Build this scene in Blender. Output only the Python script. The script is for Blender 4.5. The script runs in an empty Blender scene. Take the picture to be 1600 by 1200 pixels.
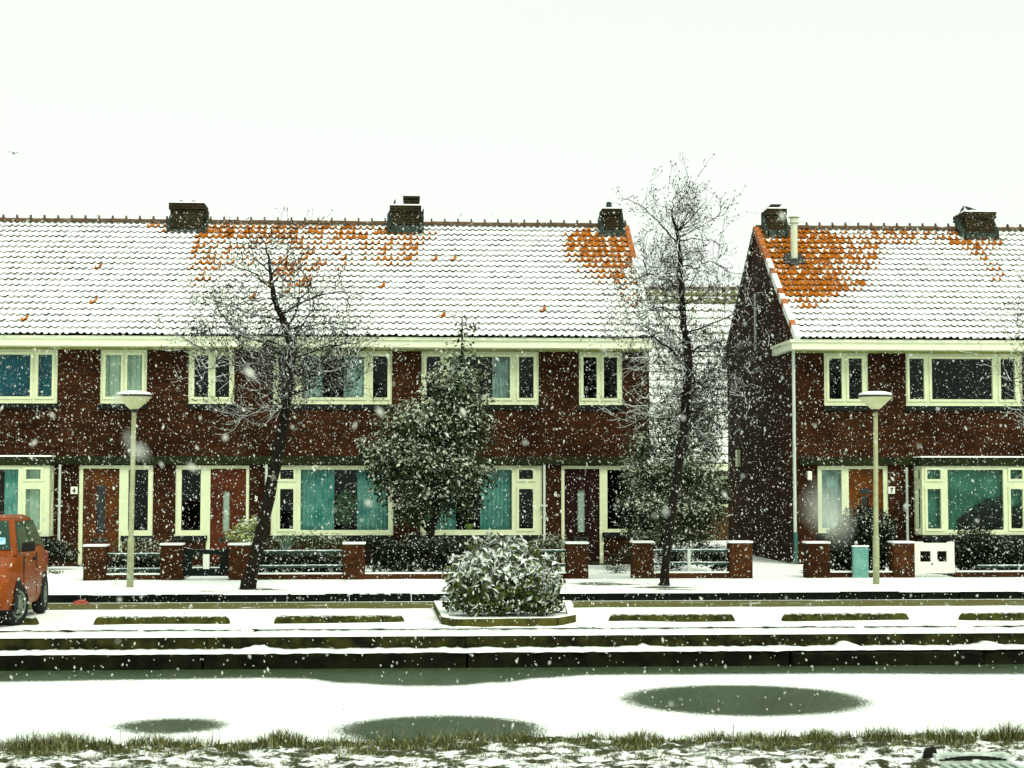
import bpy, bmesh, math, random
from mathutils import Vector, Matrix, noise
R = math.radians
SC = bpy.context.scene
COL = SC.collection
rnd = random.Random(7)

# ------------------------------------------------------------------ camera
EYE = Vector((0.0, 0.0, 1.92))
FPX = 2600.0                       # focal length in pixels of the 1600 px wide photograph
PITCH, YAW = R(3.456), R(3.43)
cam_d = bpy.data.cameras.new("camera")
cam = bpy.data.objects.new("camera", cam_d)
COL.objects.link(cam)
cam.location = EYE
cam.rotation_euler = (R(90) + PITCH, 0, -YAW)
cam_d.sensor_width = 36.0
cam_d.lens = 36.0 * FPX / 1600.0
cam_d.clip_start = 0.05
cam_d.clip_end = 2000
cam_d.dof.use_dof = True
cam_d.dof.focus_distance = 33.0
cam_d.dof.aperture_fstop = 6.3
SC.camera = cam
RC = Matrix.Rotation(-YAW, 3, 'Z') @ Matrix.Rotation(R(90) + PITCH, 3, 'X')

# ------------------------------------------------------------------ world, sun, exposure
SUN_EL, SUN_AZ = R(50), R(158)     # overcast: a broad soft sun high behind the camera
w = bpy.data.worlds.new("World")
SC.world = w
w.use_nodes = True
nt = w.node_tree
nt.nodes.clear()
sky = nt.nodes.new("ShaderNodeTexSky")
sky.sky_type = 'NISHITA'
sky.sun_disc = False
sky.sun_elevation = SUN_EL
sky.sun_rotation = SUN_AZ
hsv = nt.nodes.new("ShaderNodeHueSaturation")
hsv.inputs['Saturation'].default_value = 0.12
mixw = nt.nodes.new("ShaderNodeMix")
mixw.data_type = 'RGBA'
mixw.inputs['Factor'].default_value = 0.82      # closed cloud deck over the sky
mixw.inputs['B'].default_value = (6.9, 7.75, 6.75, 1)
bg = nt.nodes.new("ShaderNodeBackground")
bg.inputs['Strength'].default_value = 0.11
wo = nt.nodes.new("ShaderNodeOutputWorld")
nt.links.new(sky.outputs[0], hsv.inputs['Color'])
nt.links.new(hsv.outputs[0], mixw.inputs['A'])
nt.links.new(mixw.outputs['Result'], bg.inputs['Color'])
nt.links.new(bg.outputs[0], wo.inputs['Surface'])
sun_d = bpy.data.lights.new("sun", 'SUN')
sun_d.energy = 1.9
sun_d.angle = R(25)
sun_d.color = (1.0, 1.0, 0.84)
sun = bpy.data.objects.new("sun", sun_d)
COL.objects.link(sun)
sun.location = (-20, -30, 60)
sun.rotation_euler = (R(90) - SUN_EL, 0, R(180) - SUN_AZ)
SC.view_settings.view_transform = 'Standard'
SC.view_settings.look = 'None'
SC.view_settings.gamma = 1
SC.view_settings.exposure = 0.42
SC.render.engine = 'CYCLES'
SC.cycles.use_denoising = True
SC.cycles.max_bounces = 6
SC.cycles.transparent_max_bounces = 12


def ray(px, py):
    return RC @ Vector(((px - 800) / FPX, (600 - py) / FPX, -1.0))


def atY(px, py, Y):
    d = ray(px, py)
    return EYE + d * (Y / d.y)


def atZ(px, py, z):
    d = ray(px, py)
    return EYE + d * ((z - EYE.z) / d.z)


def proj(p):
    q = RC.transposed() @ (Vector(p) - EYE)
    return 800 + FPX * q.x / -q.z, 600 - FPX * q.y / -q.z


# ------------------------------------------------------------------ objects
def tag(o, label=None, cat=None, group=None, kind=None):
    if label: o['label'] = label
    if cat: o['category'] = cat
    if group: o['group'] = group
    if kind: o['kind'] = kind
    return o


def empty(name, loc, label, cat, group=None):
    o = bpy.data.objects.new(name, None)
    o.empty_display_size = 0.2
    COL.objects.link(o)
    o.location = loc
    return tag(o, label, cat, group)


def wloc(o):
    v = Vector(o.location)
    while o.parent:
        o = o.parent
        v += o.location
    return v


class MB:
    """collects faces in world coordinates; build() links them as one mesh object"""

    def __init__(s):
        s.v, s.f, s.m = [], [], []

    def face(s, pts, m=0):
        n = len(s.v)
        s.v += [tuple(p) for p in pts]
        s.f.append(tuple(range(n, n + len(pts))))
        s.m.append(m)

    def box(s, x0, x1, y0, y1, z0, z1, m=0):
        n = len(s.v)
        s.v += [(x0, y0, z0), (x1, y0, z0), (x1, y1, z0), (x0, y1, z0), (x0, y0, z1), (x1, y0, z1), (x1, y1, z1), (x0, y1, z1)]
        for q in ((0, 1, 5, 4), (1, 2, 6, 5), (2, 3, 7, 6), (3, 0, 4, 7), (4, 5, 6, 7), (3, 2, 1, 0)):
            s.f.append(tuple(n + i for i in q))
            s.m.append(m)

    def hexa(s, p, m=0):
        n = len(s.v)
        s.v += [tuple(q) for q in p]
        for q in ((0, 1, 5, 4), (1, 2, 6, 5), (2, 3, 7, 6), (3, 0, 4, 7), (4, 5, 6, 7), (3, 2, 1, 0)):
            s.f.append(tuple(n + i for i in q))
            s.m.append(m)

    def plate(s, rect, holes, f, d0, d1, m=0):
        """rect (u0,u1,w0,w1) minus holes, as a solid between depths d0 (front) and d1; f(u,w,d) gives the point"""
        u0, u1, w0, w1 = rect
        us = sorted(set([u0, u1] + [min(max(h[i], u0), u1) for h in holes for i in (0, 1)]))
        ws = sorted(set([w0, w1] + [min(max(h[i], w0), w1) for h in holes for i in (2, 3)]))
        nu, nw = len(us) - 1, len(ws) - 1

        def solid(i, j):
            if i < 0 or j < 0 or i >= nu or j >= nw: return False
            cu, cw = (us[i] + us[i + 1]) / 2, (ws[j] + ws[j + 1]) / 2
            return not any(h[0] < cu < h[1] and h[2] < cw < h[3] for h in holes)
        for i in range(nu):
            for j in range(nw):
                if not solid(i, j): continue
                a, b, c, d = us[i], us[i + 1], ws[j], ws[j + 1]
                s.face([f(a, c, d0), f(b, c, d0), f(b, d, d0), f(a, d, d0)], m)
                s.face([f(a, d, d1), f(b, d, d1), f(b, c, d1), f(a, c, d1)], m)
                if not solid(i - 1, j): s.face([f(a, c, d1), f(a, c, d0), f(a, d, d0), f(a, d, d1)], m)
                if not solid(i + 1, j): s.face([f(b, c, d0), f(b, c, d1), f(b, d, d1), f(b, d, d0)], m)
                if not solid(i, j - 1): s.face([f(a, c, d1), f(b, c, d1), f(b, c, d0), f(a, c, d0)], m)
                if not solid(i, j + 1): s.face([f(a, d, d0), f(b, d, d0), f(b, d, d1), f(a, d, d1)], m)

    def tube(s, pts, radii, n=6, m=0, cap=True):
        pts = [Vector(p) for p in pts]
        base = len(s.v)
        up = Vector((0.31, 0.53, 0.79))
        for i, p in enumerate(pts):
            t = (pts[min(i + 1, len(pts) - 1)] - pts[max(i - 1, 0)])
            if t.length < 1e-9: t = Vector((0, 0, 1))
            t.normalize()
            a = t.cross(up)
            if a.length < 0.05: a = t.cross(Vector((1, 0, 0)))
            a.normalize()
            b = t.cross(a)
            r = radii[i] if isinstance(radii, (list, tuple)) else radii
            for k in range(n):
                an = 2 * math.pi * k / n
                s.v.append(tuple(p + a * (r * math.cos(an)) + b * (r * math.sin(an))))
        for i in range(len(pts) - 1):
            for k in range(n):
                k2 = (k + 1) % n
                s.f.append((base + i * n + k, base + i * n + k2, base + (i + 1) * n + k2, base + (i + 1) * n + k))
                s.m.append(m)
        if cap:
            s.f.append(tuple(base + k for k in reversed(range(n)))); s.m.append(m)
            e = base + (len(pts) - 1) * n
            s.f.append(tuple(e + k for k in range(n))); s.m.append(m)

    def lathe(s, prof, c, n=24, m=0, axis='Z'):
        base = len(s.v)
        for (r, h) in prof:
            for k in range(n):
                a = 2 * math.pi * k / n
                if axis == 'Z': p = (c[0] + r * math.cos(a), c[1] + r * math.sin(a), c[2] + h)
                else: p = (c[0] + h, c[1] + r * math.cos(a), c[2] + r * math.sin(a))
                s.v.append(p)
        for i in range(len(prof) - 1):
            for k in range(n):
                k2 = (k + 1) % n
                s.f.append((base + i * n + k, base + i * n + k2, base + (i + 1) * n + k2, base + (i + 1) * n + k))
                s.m.append(m)
        s.f.append(tuple(base + k for k in reversed(range(n)))); s.m.append(m)
        e = base + (len(prof) - 1) * n
        s.f.append(tuple(e + k for k in range(n))); s.m.append(m)

    def build(s, name, mats, parent=None, smooth=False, bevel=0):
        me = bpy.data.meshes.new(name)
        o = bpy.data.objects.new(name, me)
        COL.objects.link(o)
        off = Vector((0, 0, 0))
        if parent:
            o.parent = parent
            off = wloc(parent)
        vv = [(x - off.x, y - off.y, z - off.z) for x, y, z in s.v] if parent else s.v
        me.from_pydata(vv, [], s.f)
        if not isinstance(mats, (list, tuple)): mats = [mats]
        for mm in mats: me.materials.append(mm)
        if len(mats) > 1: me.polygons.foreach_set('material_index', s.m)
        if smooth: me.polygons.foreach_set('use_smooth', [True] * len(me.polygons))
        me.update()
        if bevel:
            b = o.modifiers.new('bevel', 'BEVEL')
            b.width = bevel; b.segments = 2; b.limit_method = 'ANGLE'
        return o


def FX(Y0):      # plate mapping for a face looking at the camera (-Y)
    return lambda u, w_, d: (u, Y0 + d, w_)


# ------------------------------------------------------------------ materials
class NTB:
    def __init__(s, name):
        s.m = bpy.data.materials.new(name)
        s.m.use_nodes = True
        s.t = s.m.node_tree
        s.b = s.t.nodes['Principled BSDF']
        s.geo = None

    def n(s, typ, **kw):
        x = s.t.nodes.new(typ)
        for k, v in kw.items(): setattr(x, k, v)
        return x

    def link(s, a, b): s.t.links.new(a, b)

    def G(s):
        if not s.geo:
            s.geo = s.n("ShaderNodeNewGeometry")
            s.sp = s.n("ShaderNodeSeparateXYZ"); s.link(s.geo.outputs['Position'], s.sp.inputs[0])
            s.sn = s.n("ShaderNodeSeparateXYZ"); s.link(s.geo.outputs['Normal'], s.sn.inputs[0])
        return s.geo

    def math(s, op, a, b=None, c=None):
        x = s.n("ShaderNodeMath", operation=op)
        for i, q in enumerate((a, b, c)):
            if q is None: continue
            if isinstance(q, (int, float)): x.inputs[i].default_value = q
            else: s.link(q, x.inputs[i])
        return x.outputs[0]

    def noise(s, scale, detail=4, vec=None, rough=0.55):
        x = s.n("ShaderNodeTexNoise")
        x.inputs['Scale'].default_value = scale
        x.inputs['Detail'].default_value = detail
        x.inputs['Roughness'].default_value = rough
        if vec is None:
            s.G(); vec = s.geo.outputs['Position']
        s.link(vec, x.inputs['Vector'])
        return x.outputs['Fac']

    def ss(s, v, lo, hi, a=0.0, b=1.0):
        x = s.n("ShaderNodeMapRange", interpolation_type='SMOOTHSTEP')
        s.link(v, x.inputs['Value'])
        for k, q in (('From Min', lo), ('From Max', hi), ('To Min', a), ('To Max', b)): x.inputs[k].default_value = q
        return x.outputs['Result']

    def mix(s, fac, a, b, blend='MIX'):
        x = s.n("ShaderNodeMix", data_type='RGBA', blend_type=blend)
        for k, q in (('Factor', fac), ('A', a), ('B', b)):
            sock = [i for i in x.inputs if i.name == k and (i.type == 'RGBA' or k == 'Factor')][0]
            if isinstance(q, (int, float)): sock.default_value = q
            elif isinstance(q, (tuple, list)): sock.default_value = (*q, 1) if len(q) == 3 else q
            else: s.link(q, sock)
        return [o for o in x.outputs if o.type == 'RGBA'][0]

    def col(s, c):
        if isinstance(c, tuple): s.b.inputs['Base Color'].default_value = (*c, 1)
        else: s.link(c, s.b.inputs['Base Color'])

    def rough(s, r, spec=0.3):
        if isinstance(r, (int, float)): s.b.inputs['Roughness'].default_value = r
        else: s.link(r, s.b.inputs['Roughness'])
        s.b.inputs['Specular IOR Level'].default_value = spec

    def bump(s, h, dist=0.01, strength=0.6):
        x = s.n("ShaderNodeBump")
        x.inputs['Strength'].default_value = strength
        x.inputs['Distance'].default_value = dist
        s.link(h, x.inputs['Height'])
        s.link(x.outputs[0], s.b.inputs['Normal'])


SNOW = (0.84, 0.89, 0.85)


def M_plain(name, c, rough=0.6, spec=0.3, var=0.25, scale=6.0, snow=None, bump=0.0, c2=None, metal=0.0):
    """colour with procedural variation; snow=(lo,hi) settles snow on faces that look up"""
    k = NTB(name)
    f = k.noise(scale, 5)
    d = tuple(q * (1 - var) for q in c) if c2 is None else c2
    base = k.mix(k.ss(f, 0.3, 0.7), d, c)
    if snow:
        k.G()
        sfac = k.ss(k.math('ADD', k.sn.outputs[2], k.math('MULTIPLY', k.math('SUBTRACT', k.noise(14, 3), 0.5), 0.7)), snow[0], snow[1])
        base = k.mix(sfac, base, SNOW)
    k.col(base)
    k.rough(rough, spec)
    k.b.inputs['Metallic'].default_value = metal
    if bump: k.bump(k.noise(scale * 4, 4), bump)
    return k.m


def M_brick(name, c1, c2, mortar, snow=True):
    k = NTB(name)
    k.G()
    side = k.math('GREATER_THAN', k.math('ABSOLUTE', k.sn.outputs[0]), 0.6)
    u = k.math('ADD', k.math('MULTIPLY', k.sp.outputs[1], side), k.math('MULTIPLY', k.sp.outputs[0], k.math('SUBTRACT', 1.0, side)))
    v = k.n("ShaderNodeCombineXYZ")
    k.link(u, v.inputs[0]); k.link(k.sp.outputs[2], v.inputs[1])
    br = k.n("ShaderNodeTexBrick")
    br.inputs['Color1'].default_value = (*c1, 1)
    br.inputs['Color2'].default_value = (*c2, 1)
    br.inputs['Mortar'].default_value = (*mortar, 1)
    br.inputs['Scale'].default_value = 1
    br.inputs['Mortar Size'].default_value = 0.007
    br.inputs['Mortar Smooth'].default_value = 0.3
    br.inputs['Bias'].default_value = -0.1
    br.inputs['Brick Width'].default_value = 0.215
    br.inputs['Row Height'].default_value = 0.064
    k.link(v.outputs[0], br.inputs['Vector'])
    blot = k.ss(k.noise(0.9, 5), 0.3, 0.72, 0.55, 1.25)
    fine = k.ss(k.noise(23, 3), 0.25, 0.75, 0.7, 1.3)
    base = k.mix(1.0, br.outputs['Color'], k.math('MULTIPLY', blot, fine), 'MULTIPLY')
    if snow:
        sf = k.ss(k.math('ADD', k.sn.outputs[2], k.math('MULTIPLY', k.noise(9, 3), 0.3)), 0.6, 0.9)
        base = k.mix(sf, base, SNOW)
    k.col(base)
    k.rough(0.9, 0.06)
    k.bump(br.outputs['Fac'], 0.006, -0.7)
    return k.m


def M_roof(name, tile, tile2):
    k = NTB(name)
    uv = k.n("ShaderNodeUVMap"); uv.uv_map = 'tile'
    sp = k.n("ShaderNodeSeparateXYZ"); k.link(uv.outputs[0], sp.inputs[0])
    at = k.n("ShaderNodeAttribute"); at.attribute_name = 'melt'
    u, v = sp.outputs[0], sp.outputs[1]
    valley = k.math('MULTIPLY', k.math('COSINE', k.math('MULTIPLY', k.math('SUBTRACT', u, 0.3), 6.2832)), 0.28)
    lev = k.math('ADD', k.math('ADD', v, valley), k.math('MULTIPLY', k.math('SUBTRACT', k.noise(16, 3), 0.5), 0.5))
    thr = k.math('SUBTRACT', k.math('MULTIPLY', at.outputs['Fac'], 1.75), 0.55)
    sf = k.ss(k.math('SUBTRACT', lev, thr), -0.04, 0.06)
    vary = k.ss(k.noise(5.5, 4), 0.3, 0.7)
    rnd_ = k.mix(vary, tile2, tile)
    lich = k.ss(k.noise(21, 4), 0.62, 0.75)
    rnd_ = k.mix(k.math('MULTIPLY', lich, 0.5), rnd_, (0.09, 0.08, 0.03))
    edge = k.math('LESS_THAN', v, -0.012)  # tile lips coloured near-black, standing in for shadow in the gaps
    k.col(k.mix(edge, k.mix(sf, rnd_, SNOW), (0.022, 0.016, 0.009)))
    k.rough(k.ss(sf, 0, 1, 0.75, 0.9), 0.08)
    k.bump(k.math('ADD', sf, k.math('MULTIPLY', k.noise(30, 3), 0.4)), 0.012, 0.6)
    return k.m


def M_glass(name, tint=(0.8, 0.9, 0.84)):
    k = NTB(name)
    k.t.nodes.remove(k.b)
    tr = k.n("ShaderNodeBsdfTransparent"); tr.inputs[0].default_value = (*tint, 1)
    gl = k.n("ShaderNodeBsdfGlossy"); gl.inputs['Roughness'].default_value = 0.0
    gl.inputs[0].default_value = (0.9, 1.0, 0.95, 1)
    fr = k.n("ShaderNodeFresnel"); fr.inputs[0].default_value = 1.3
    bp = k.n("ShaderNodeBump"); bp.inputs['Strength'].default_value = 0.15; bp.inputs['Distance'].default_value = 0.02
    k.link(k.noise(1.3, 2), bp.inputs['Height'])
    k.link(bp.outputs[0], gl.inputs['Normal'])
    mx = k.n("ShaderNodeMixShader")
    k.link(fr.outputs[0], mx.inputs[0]); k.link(tr.outputs[0], mx.inputs[1]); k.link(gl.outputs[0], mx.inputs[2])
    k.link(mx.outputs[0], k.t.nodes['Material Output'].inputs[0])
    return k.m


def M_leaf2(name, c1, c2, snowy, *a, sc=SNOW):
    return M_leaf(name, c1, c2, 0.02, *a), M_leaf(name + '_snowy_lit', c1, tuple(q * 1.4 for q in c2), snowy, *a, sc=sc)  # upper-leaf copy: more snow, and its green lightened as if lit from above


def M_leaf(name, c1, c2, snowy, rough=0.45, nz=0.25, spec=0.4, sc=SNOW):
    """per-leaf colour; a share of the leaves that look up carries snow"""
    k = NTB(name)
    g = k.G()
    r = g.outputs['Random Per Island']
    base = k.mix(r, c1, c2)
    r2 = k.math('FRACT', k.math('MULTIPLY', r, 37.7))
    up = k.ss(k.math('ABSOLUTE', k.sn.outputs[2]), nz, nz + 0.15)
    sf = k.math('MULTIPLY', up, k.math('LESS_THAN', r2, snowy))
    k.col(k.mix(sf, base, k.mix(k.math('FRACT', k.math('MULTIPLY', r, 91.3)), sc, tuple(0.45 * q for q in sc))))
    k.rough(rough, spec)
    return k.m


def M_snowground(name, bare, lo, hi, scale=1.2, extra=None, rough=0.9, bare2=None, sx=0.45):
    """snow with patches of bare ground where the noise is low; extra(k) returns a socket added to the noise"""
    k = NTB(name)
    k.G()
    mp = k.n("ShaderNodeMapping"); mp.inputs['Scale'].default_value = (sx, 1.0, 1.0)
    k.link(k.geo.outputs['Position'], mp.inputs[0])
    f = k.math('ADD', k.math('MULTIPLY', k.noise(scale, 6, mp.outputs[0], 0.62), 0.75), k.math('MULTIPLY', k.noise(28, 3), 0.25))
    if extra: f = k.math('ADD', f, extra(k))
    sf = k.ss(f, lo, hi)
    g = k.mix(k.noise(11, 4), tuple(q * 0.6 for q in bare) if bare2 is None else bare2, bare)
    k.col(k.mix(sf, g, SNOW))
    k.rough(rough, 0.25)
    k.bump(k.math('ADD', k.math('MULTIPLY', sf, 0.5), k.noise(7, 5)), 0.02, 0.4)
    return k.m


BRICK = M_brick('brick_wall', (0.046, 0.0155, 0.0052), (0.02, 0.0073, 0.003), (0.024, 0.012, 0.005))
BRICK_P = M_brick('brick_pier', (0.066, 0.0225, 0.006), (0.034, 0.0115, 0.004), (0.045, 0.024, 0.012))
BRICK_C = M_brick('brick_chimney', (0.026, 0.018, 0.0085), (0.014, 0.01, 0.0055), (0.05, 0.044, 0.025))
BRICK_D = M_brick('brick_dark', (0.01, 0.006, 0.004), (0.007, 0.004, 0.003), (0.008, 0.005, 0.004))
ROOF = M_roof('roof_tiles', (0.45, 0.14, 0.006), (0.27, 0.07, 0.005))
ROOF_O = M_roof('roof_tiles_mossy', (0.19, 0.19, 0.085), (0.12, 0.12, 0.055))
RIDGE = M_plain('ridge_tiles', (0.12, 0.055, 0.02), 0.8, c2=(0.05, 0.04, 0.02), scale=9, snow=(0.95, 1.3))
UNDER = M_plain('roof_underlay', (0.012, 0.012, 0.01), 0.95, 0.05)
CREAM = M_plain('cream_paint', (0.64, 0.7, 0.45), 0.45, var=0.1, scale=5)
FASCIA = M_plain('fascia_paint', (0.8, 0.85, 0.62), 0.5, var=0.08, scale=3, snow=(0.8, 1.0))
SOFFIT = M_plain('frieze_shaded_cream', (0.24, 0.26, 0.06), 0.6, var=0.35, scale=4)  # olive tone stands in for cream boards shaded by the eaves
BELT = M_plain('belt_paint', (0.008, 0.011, 0.005), 0.8, 0.1, c2=(0.019, 0.024, 0.005), scale=2.2, snow=(0.75, 1.0))
SILL = M_plain('sill_tiles', (0.006, 0.009, 0.007), 0.7, 0.15, var=0.4, scale=20)
GLASS = M_glass('window_glass')
LEAD = M_plain('lead_flashing', (0.045, 0.065, 0.052), 0.7, 0.1, var=0.6, scale=12)
PIPE = M_plain('pipe_paint', (0.55, 0.62, 0.55), 0.5, var=0.15, scale=3)
TEALPIPE = M_plain('pipe_green', (0.03, 0.13, 0.11), 0.5, var=0.3, scale=8)
FLUE = M_plain('flue_metal', (0.62, 0.66, 0.5), 0.4, var=0.15, scale=4)
DARKM = M_plain('dark_metal', (0.015, 0.018, 0.016), 0.5, var=0.3, snow=(0.85, 1.0))
WHITE = M_plain('white_paint', (0.82, 0.85, 0.72), 0.5, var=0.06, scale=8)
BLACK = M_plain('black_paint', (0.012, 0.012, 0.012), 0.5)
TEALC = M_plain('teal_curtain', (0.34, 0.66, 0.62), 0.9, 0.1, c2=(0.09, 0.38, 0.38), scale=2.6)
BLUEC = M_plain('blue_curtain', (0.015, 0.22, 0.31), 0.9, 0.1, c2=(0.008, 0.11, 0.18), scale=1.6)
NETC = M_plain('net_curtain', (0.72, 0.88, 0.88), 0.9, 0.1, var=0.5, scale=4)
GREENC = M_plain('pale_green_curtain', (0.74, 0.86, 0.76), 0.9, 0.1, var=0.2, scale=2)
BLINDC = M_plain('dark_teal_blind', (0.15, 0.42, 0.32), 0.9, 0.1, c2=(0.07, 0.24, 0.18), scale=2)
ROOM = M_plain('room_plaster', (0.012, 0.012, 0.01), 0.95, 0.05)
RAIL = M_plain('rail_paint', (0.01, 0.045, 0.036), 0.5, snow=(0.8, 0.95))
GATE = M_plain('gate_paint', (0.004, 0.01, 0.008), 0.7, 0.12, snow=(0.75, 0.95))
SNOWM = M_snowground('snow', (0.6, 0.64, 0.6), -1.0, -0.5, 2.0)
BARK = M_plain('bark', (0.016, 0.013, 0.008), 0.9, 0.1, c2=(0.006, 0.005, 0.003), scale=14, snow=(0.5, 0.95), bump=0.02)
TWIG = M_plain('twig_bark', (0.03, 0.027, 0.02), 0.9, 0.1, c2=(0.012, 0.01, 0.008), scale=14, snow=(0.2, 0.7))
CONE = M_plain('alder_cones', (0.012, 0.011, 0.008), 0.9, 0.1, snow=(0.9, 1.1))

# ------------------------------------------------------------------ setting: levels (metres)
D = 37.15                # house fronts
ZW = -0.36               # ice
ZB, ZP = 0.04, 0.16      # parking strip, pavement
YQ, YL = 21.33, 20.9     # quay wall, its ledge
YK = 27.05               # kerb
YG = 31.2                # garden walls

# far ground: one sheet to the horizon
m = MB()
m.face([(-500, 31.9, 0.13), (500, 31.9, 0.13), (500, 900, 0.13), (-500, 900, 0.13)])
tag(m.build('ground', M_snowground('garden_snow', (0.03, 0.03, 0.014), 0.3, 0.36, 1.6)), kind='structure')


def patch(cx, cy, rx, ry, amt):
    def f(k):
        dx = k.math('DIVIDE', k.math('SUBTRACT', k.sp.outputs[0], cx), rx)
        dy = k.math('DIVIDE', k.math('SUBTRACT', k.sp.outputs[1], cy), ry)
        d2 = k.math('ADD', k.math('MULTIPLY', dx, dx), k.math('MULTIPLY', dy, dy))
        return k.math('MULTIPLY', k.ss(d2, 0.0, 1.2, 1.0, 0.0), -amt)
    return f


def patches(*fs):
    def f(k):
        out = None
        for q in fs:
            r = q(k)
            out = r if out is None else k.math('ADD', out, r)
        return out
    return f


def sheet(name, x0, x1, y0, y1, z, mt, nx=1, ny=1, h=0.0):
    m = MB()
    n = 0
    for j in range(ny + 1):
        for i in range(nx + 1):
            x, y = x0 + (x1 - x0) * i / nx, y0 + (y1 - y0) * j / ny
            zz = z + (h * noise.noise(Vector((x * 0.9, y * 0.9, 3.1))) if h and 0 < j < ny else 0)
            m.v.append((x, y, zz))
    for j in range(ny):
        for i in range(nx):
            a = j * (nx + 1) + i
            m.f.append((a, a + 1, a + nx + 2, a + nx + 1)); m.m.append(0)
    return m.build(name, mt, smooth=h > 0)


def wp(px, py, z):
    return atZ(px, py, z)


pa, pb, pc = wp(930, 913, ZP), wp(1050, 917, ZP), wp(370, 920, ZP)
pav = sheet('pavement', -60, 60, YK + 0.14, 32.6, ZP,
            M_snowground('pavement_snow', (0.09, 0.1, 0.07), 0.26, 0.31, 3.0,
                         patches(patch(pa.x, pa.y, 1.3, 1.0, 0.27), patch(pb.x, pb.y - .3, 1.1, 0.9, 0.24), patch(pc.x, pc.y - .3, 1.2, 0.8, 0.24))), 120, 12, 0.02)
tag(pav, kind='structure')
# kerb stones
m = MB()
x = -60.0
while x < 60:
    L = 1.0
    y = YK + rnd.uniform(-0.012, 0.012)
    z = ZP + rnd.uniform(-0.008, 0.012)
    m.box(x, x + L - 0.012, y, YK + 0.15, -0.2, z + 0.004)
    x += L
tag(m.build('kerb', M_plain('kerb_stone', (0.006, 0.0095, 0.006), 0.85, 0.06, var=0.6, scale=3, snow=(0.6, 0.8)), bevel=0.012), kind='structure')


def road_extra(k):
    a = k.ss(k.sp.outputs[1], 25.45, 25.65, 0.35, 0.0)
    b = k.ss(k.sp.outputs[1], 26.93, 27.0, 0.0, 0.35)
    return k.math('ADD', k.math('ADD', a, b), -0.33)


road = sheet('road', -60, 60, 25.0, YK + 0.02, 0.036, M_snowground('road_wet', (0.12, 0.11, 0.02), 0.25, 0.34, 4.0, road_extra, 0.8, (0.06, 0.06, 0.012)))
tag(road, kind='structure')
q1, q2 = wp(1270, 946, ZB), wp(1395, 960, ZB)
bay = sheet('parking_strip', -60, 60, 22.02, 25.02, ZB,
            M_snowground('parking_snow', (0.1, 0.105, 0.06), 0.22, 0.27, 2.6, patches(patch(q1.x, q1.y, 1.5, 0.5, 0.3), patch(q2.x, q2.y, 0.7, .4, 0.24))), 160, 8, 0.025)
tag(bay, kind='structure')

# quay wall: retaining wall of the canal with its ledge
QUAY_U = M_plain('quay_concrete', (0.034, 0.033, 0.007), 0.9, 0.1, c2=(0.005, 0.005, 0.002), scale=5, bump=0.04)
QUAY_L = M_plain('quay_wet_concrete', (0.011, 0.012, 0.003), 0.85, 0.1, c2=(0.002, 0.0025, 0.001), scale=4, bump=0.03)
qw = empty('quay_wall', (0, YQ, 0), 'dark mossy concrete quay wall with snowy ledge along the frozen canal', 'quay wall')
mu, ml, ms = MB(), MB(), MB()
x = -60.0
mk = MB()
while x < 60:
    L = rnd.uniform(2.2, 4.2) if -8 < x < 9 else 6.0
    oy, oz = rnd.uniform(-0.025, 0.025), rnd.uniform(-0.01, 0.01)
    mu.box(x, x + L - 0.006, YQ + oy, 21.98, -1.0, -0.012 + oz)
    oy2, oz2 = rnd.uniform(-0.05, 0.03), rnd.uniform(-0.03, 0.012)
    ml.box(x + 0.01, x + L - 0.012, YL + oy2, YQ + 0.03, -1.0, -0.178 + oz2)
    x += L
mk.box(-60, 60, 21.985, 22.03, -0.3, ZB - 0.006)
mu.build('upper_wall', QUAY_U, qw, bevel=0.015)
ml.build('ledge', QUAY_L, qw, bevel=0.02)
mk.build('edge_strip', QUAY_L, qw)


def snow_strip(m, x0, x1, yf, yb, z, h, step, seed, wob, lumps=False):
    """lumpy ridge of snow lying on a ledge"""
    n = int((x1 - x0) / step)
    rows = []
    for i in range(n + 1):
        x = x0 + (x1 - x0) * i / n
        a = noise.noise(Vector((x * 2.1, seed, 0))) + 0.6 * noise.noise(Vector((x * 7.3, seed, 5)))
        b = noise.noise(Vector((x * 3.7, seed, 9))) + 0.7 * noise.noise(Vector((x * 11, seed, 2)))
        f = yf + wob * a
        hh = max(0.006, h * (1 + 0.75 * b)) + (0.05 * max(0, 1 - min(abs(x - q_) for q_ in (-1.93, 2.88, 5.55, 7.4)) / 0.22) * (1 + b) if lumps else 0)
        rows.append([(x, f - 0.004, z - 0.004), (x, f, z + hh * 0.7), (x, f + (yb - f) * 0.35, z + hh), (x, yb, z + hh * 0.9), (x, yb + 0.005, z - 0.004)])
    base = len(m.v)
    for r in rows: m.v += r
    for i in range(n):
        for j in range(4):
            a = base + i * 5 + j
            m.f.append((a, a + 5, a + 6, a + 1)); m.m.append(0)


snow_strip(ms, -30, 30, YL + 0.02, YQ + 0.02, -0.17, 0.024, 0.035, 1.0, 0.11, True)
snow_strip(ms, -30, 30, YQ - 0.005, 21.975, 0.0, 0.026, 0.06, 4.0, 0.03)
ms.build('snow', SNOWM, qw, smooth=True)
ms = MB()
snow_strip(ms, -30, 30, 22.0, 22.2, ZB - 0.022, 0.028, 0.05, 7.0, 0.025)
ms.build('snow', SNOWM, qw, smooth=True)
ms = MB()
snow_strip(ms, -40, 40, YK + 0.01, YK + 0.3, ZP - 0.002, 0.014, 0.06, 11.0, 0.025)
tag(ms.build('kerb_snow', SNOWM, smooth=True), kind='structure')

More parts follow.
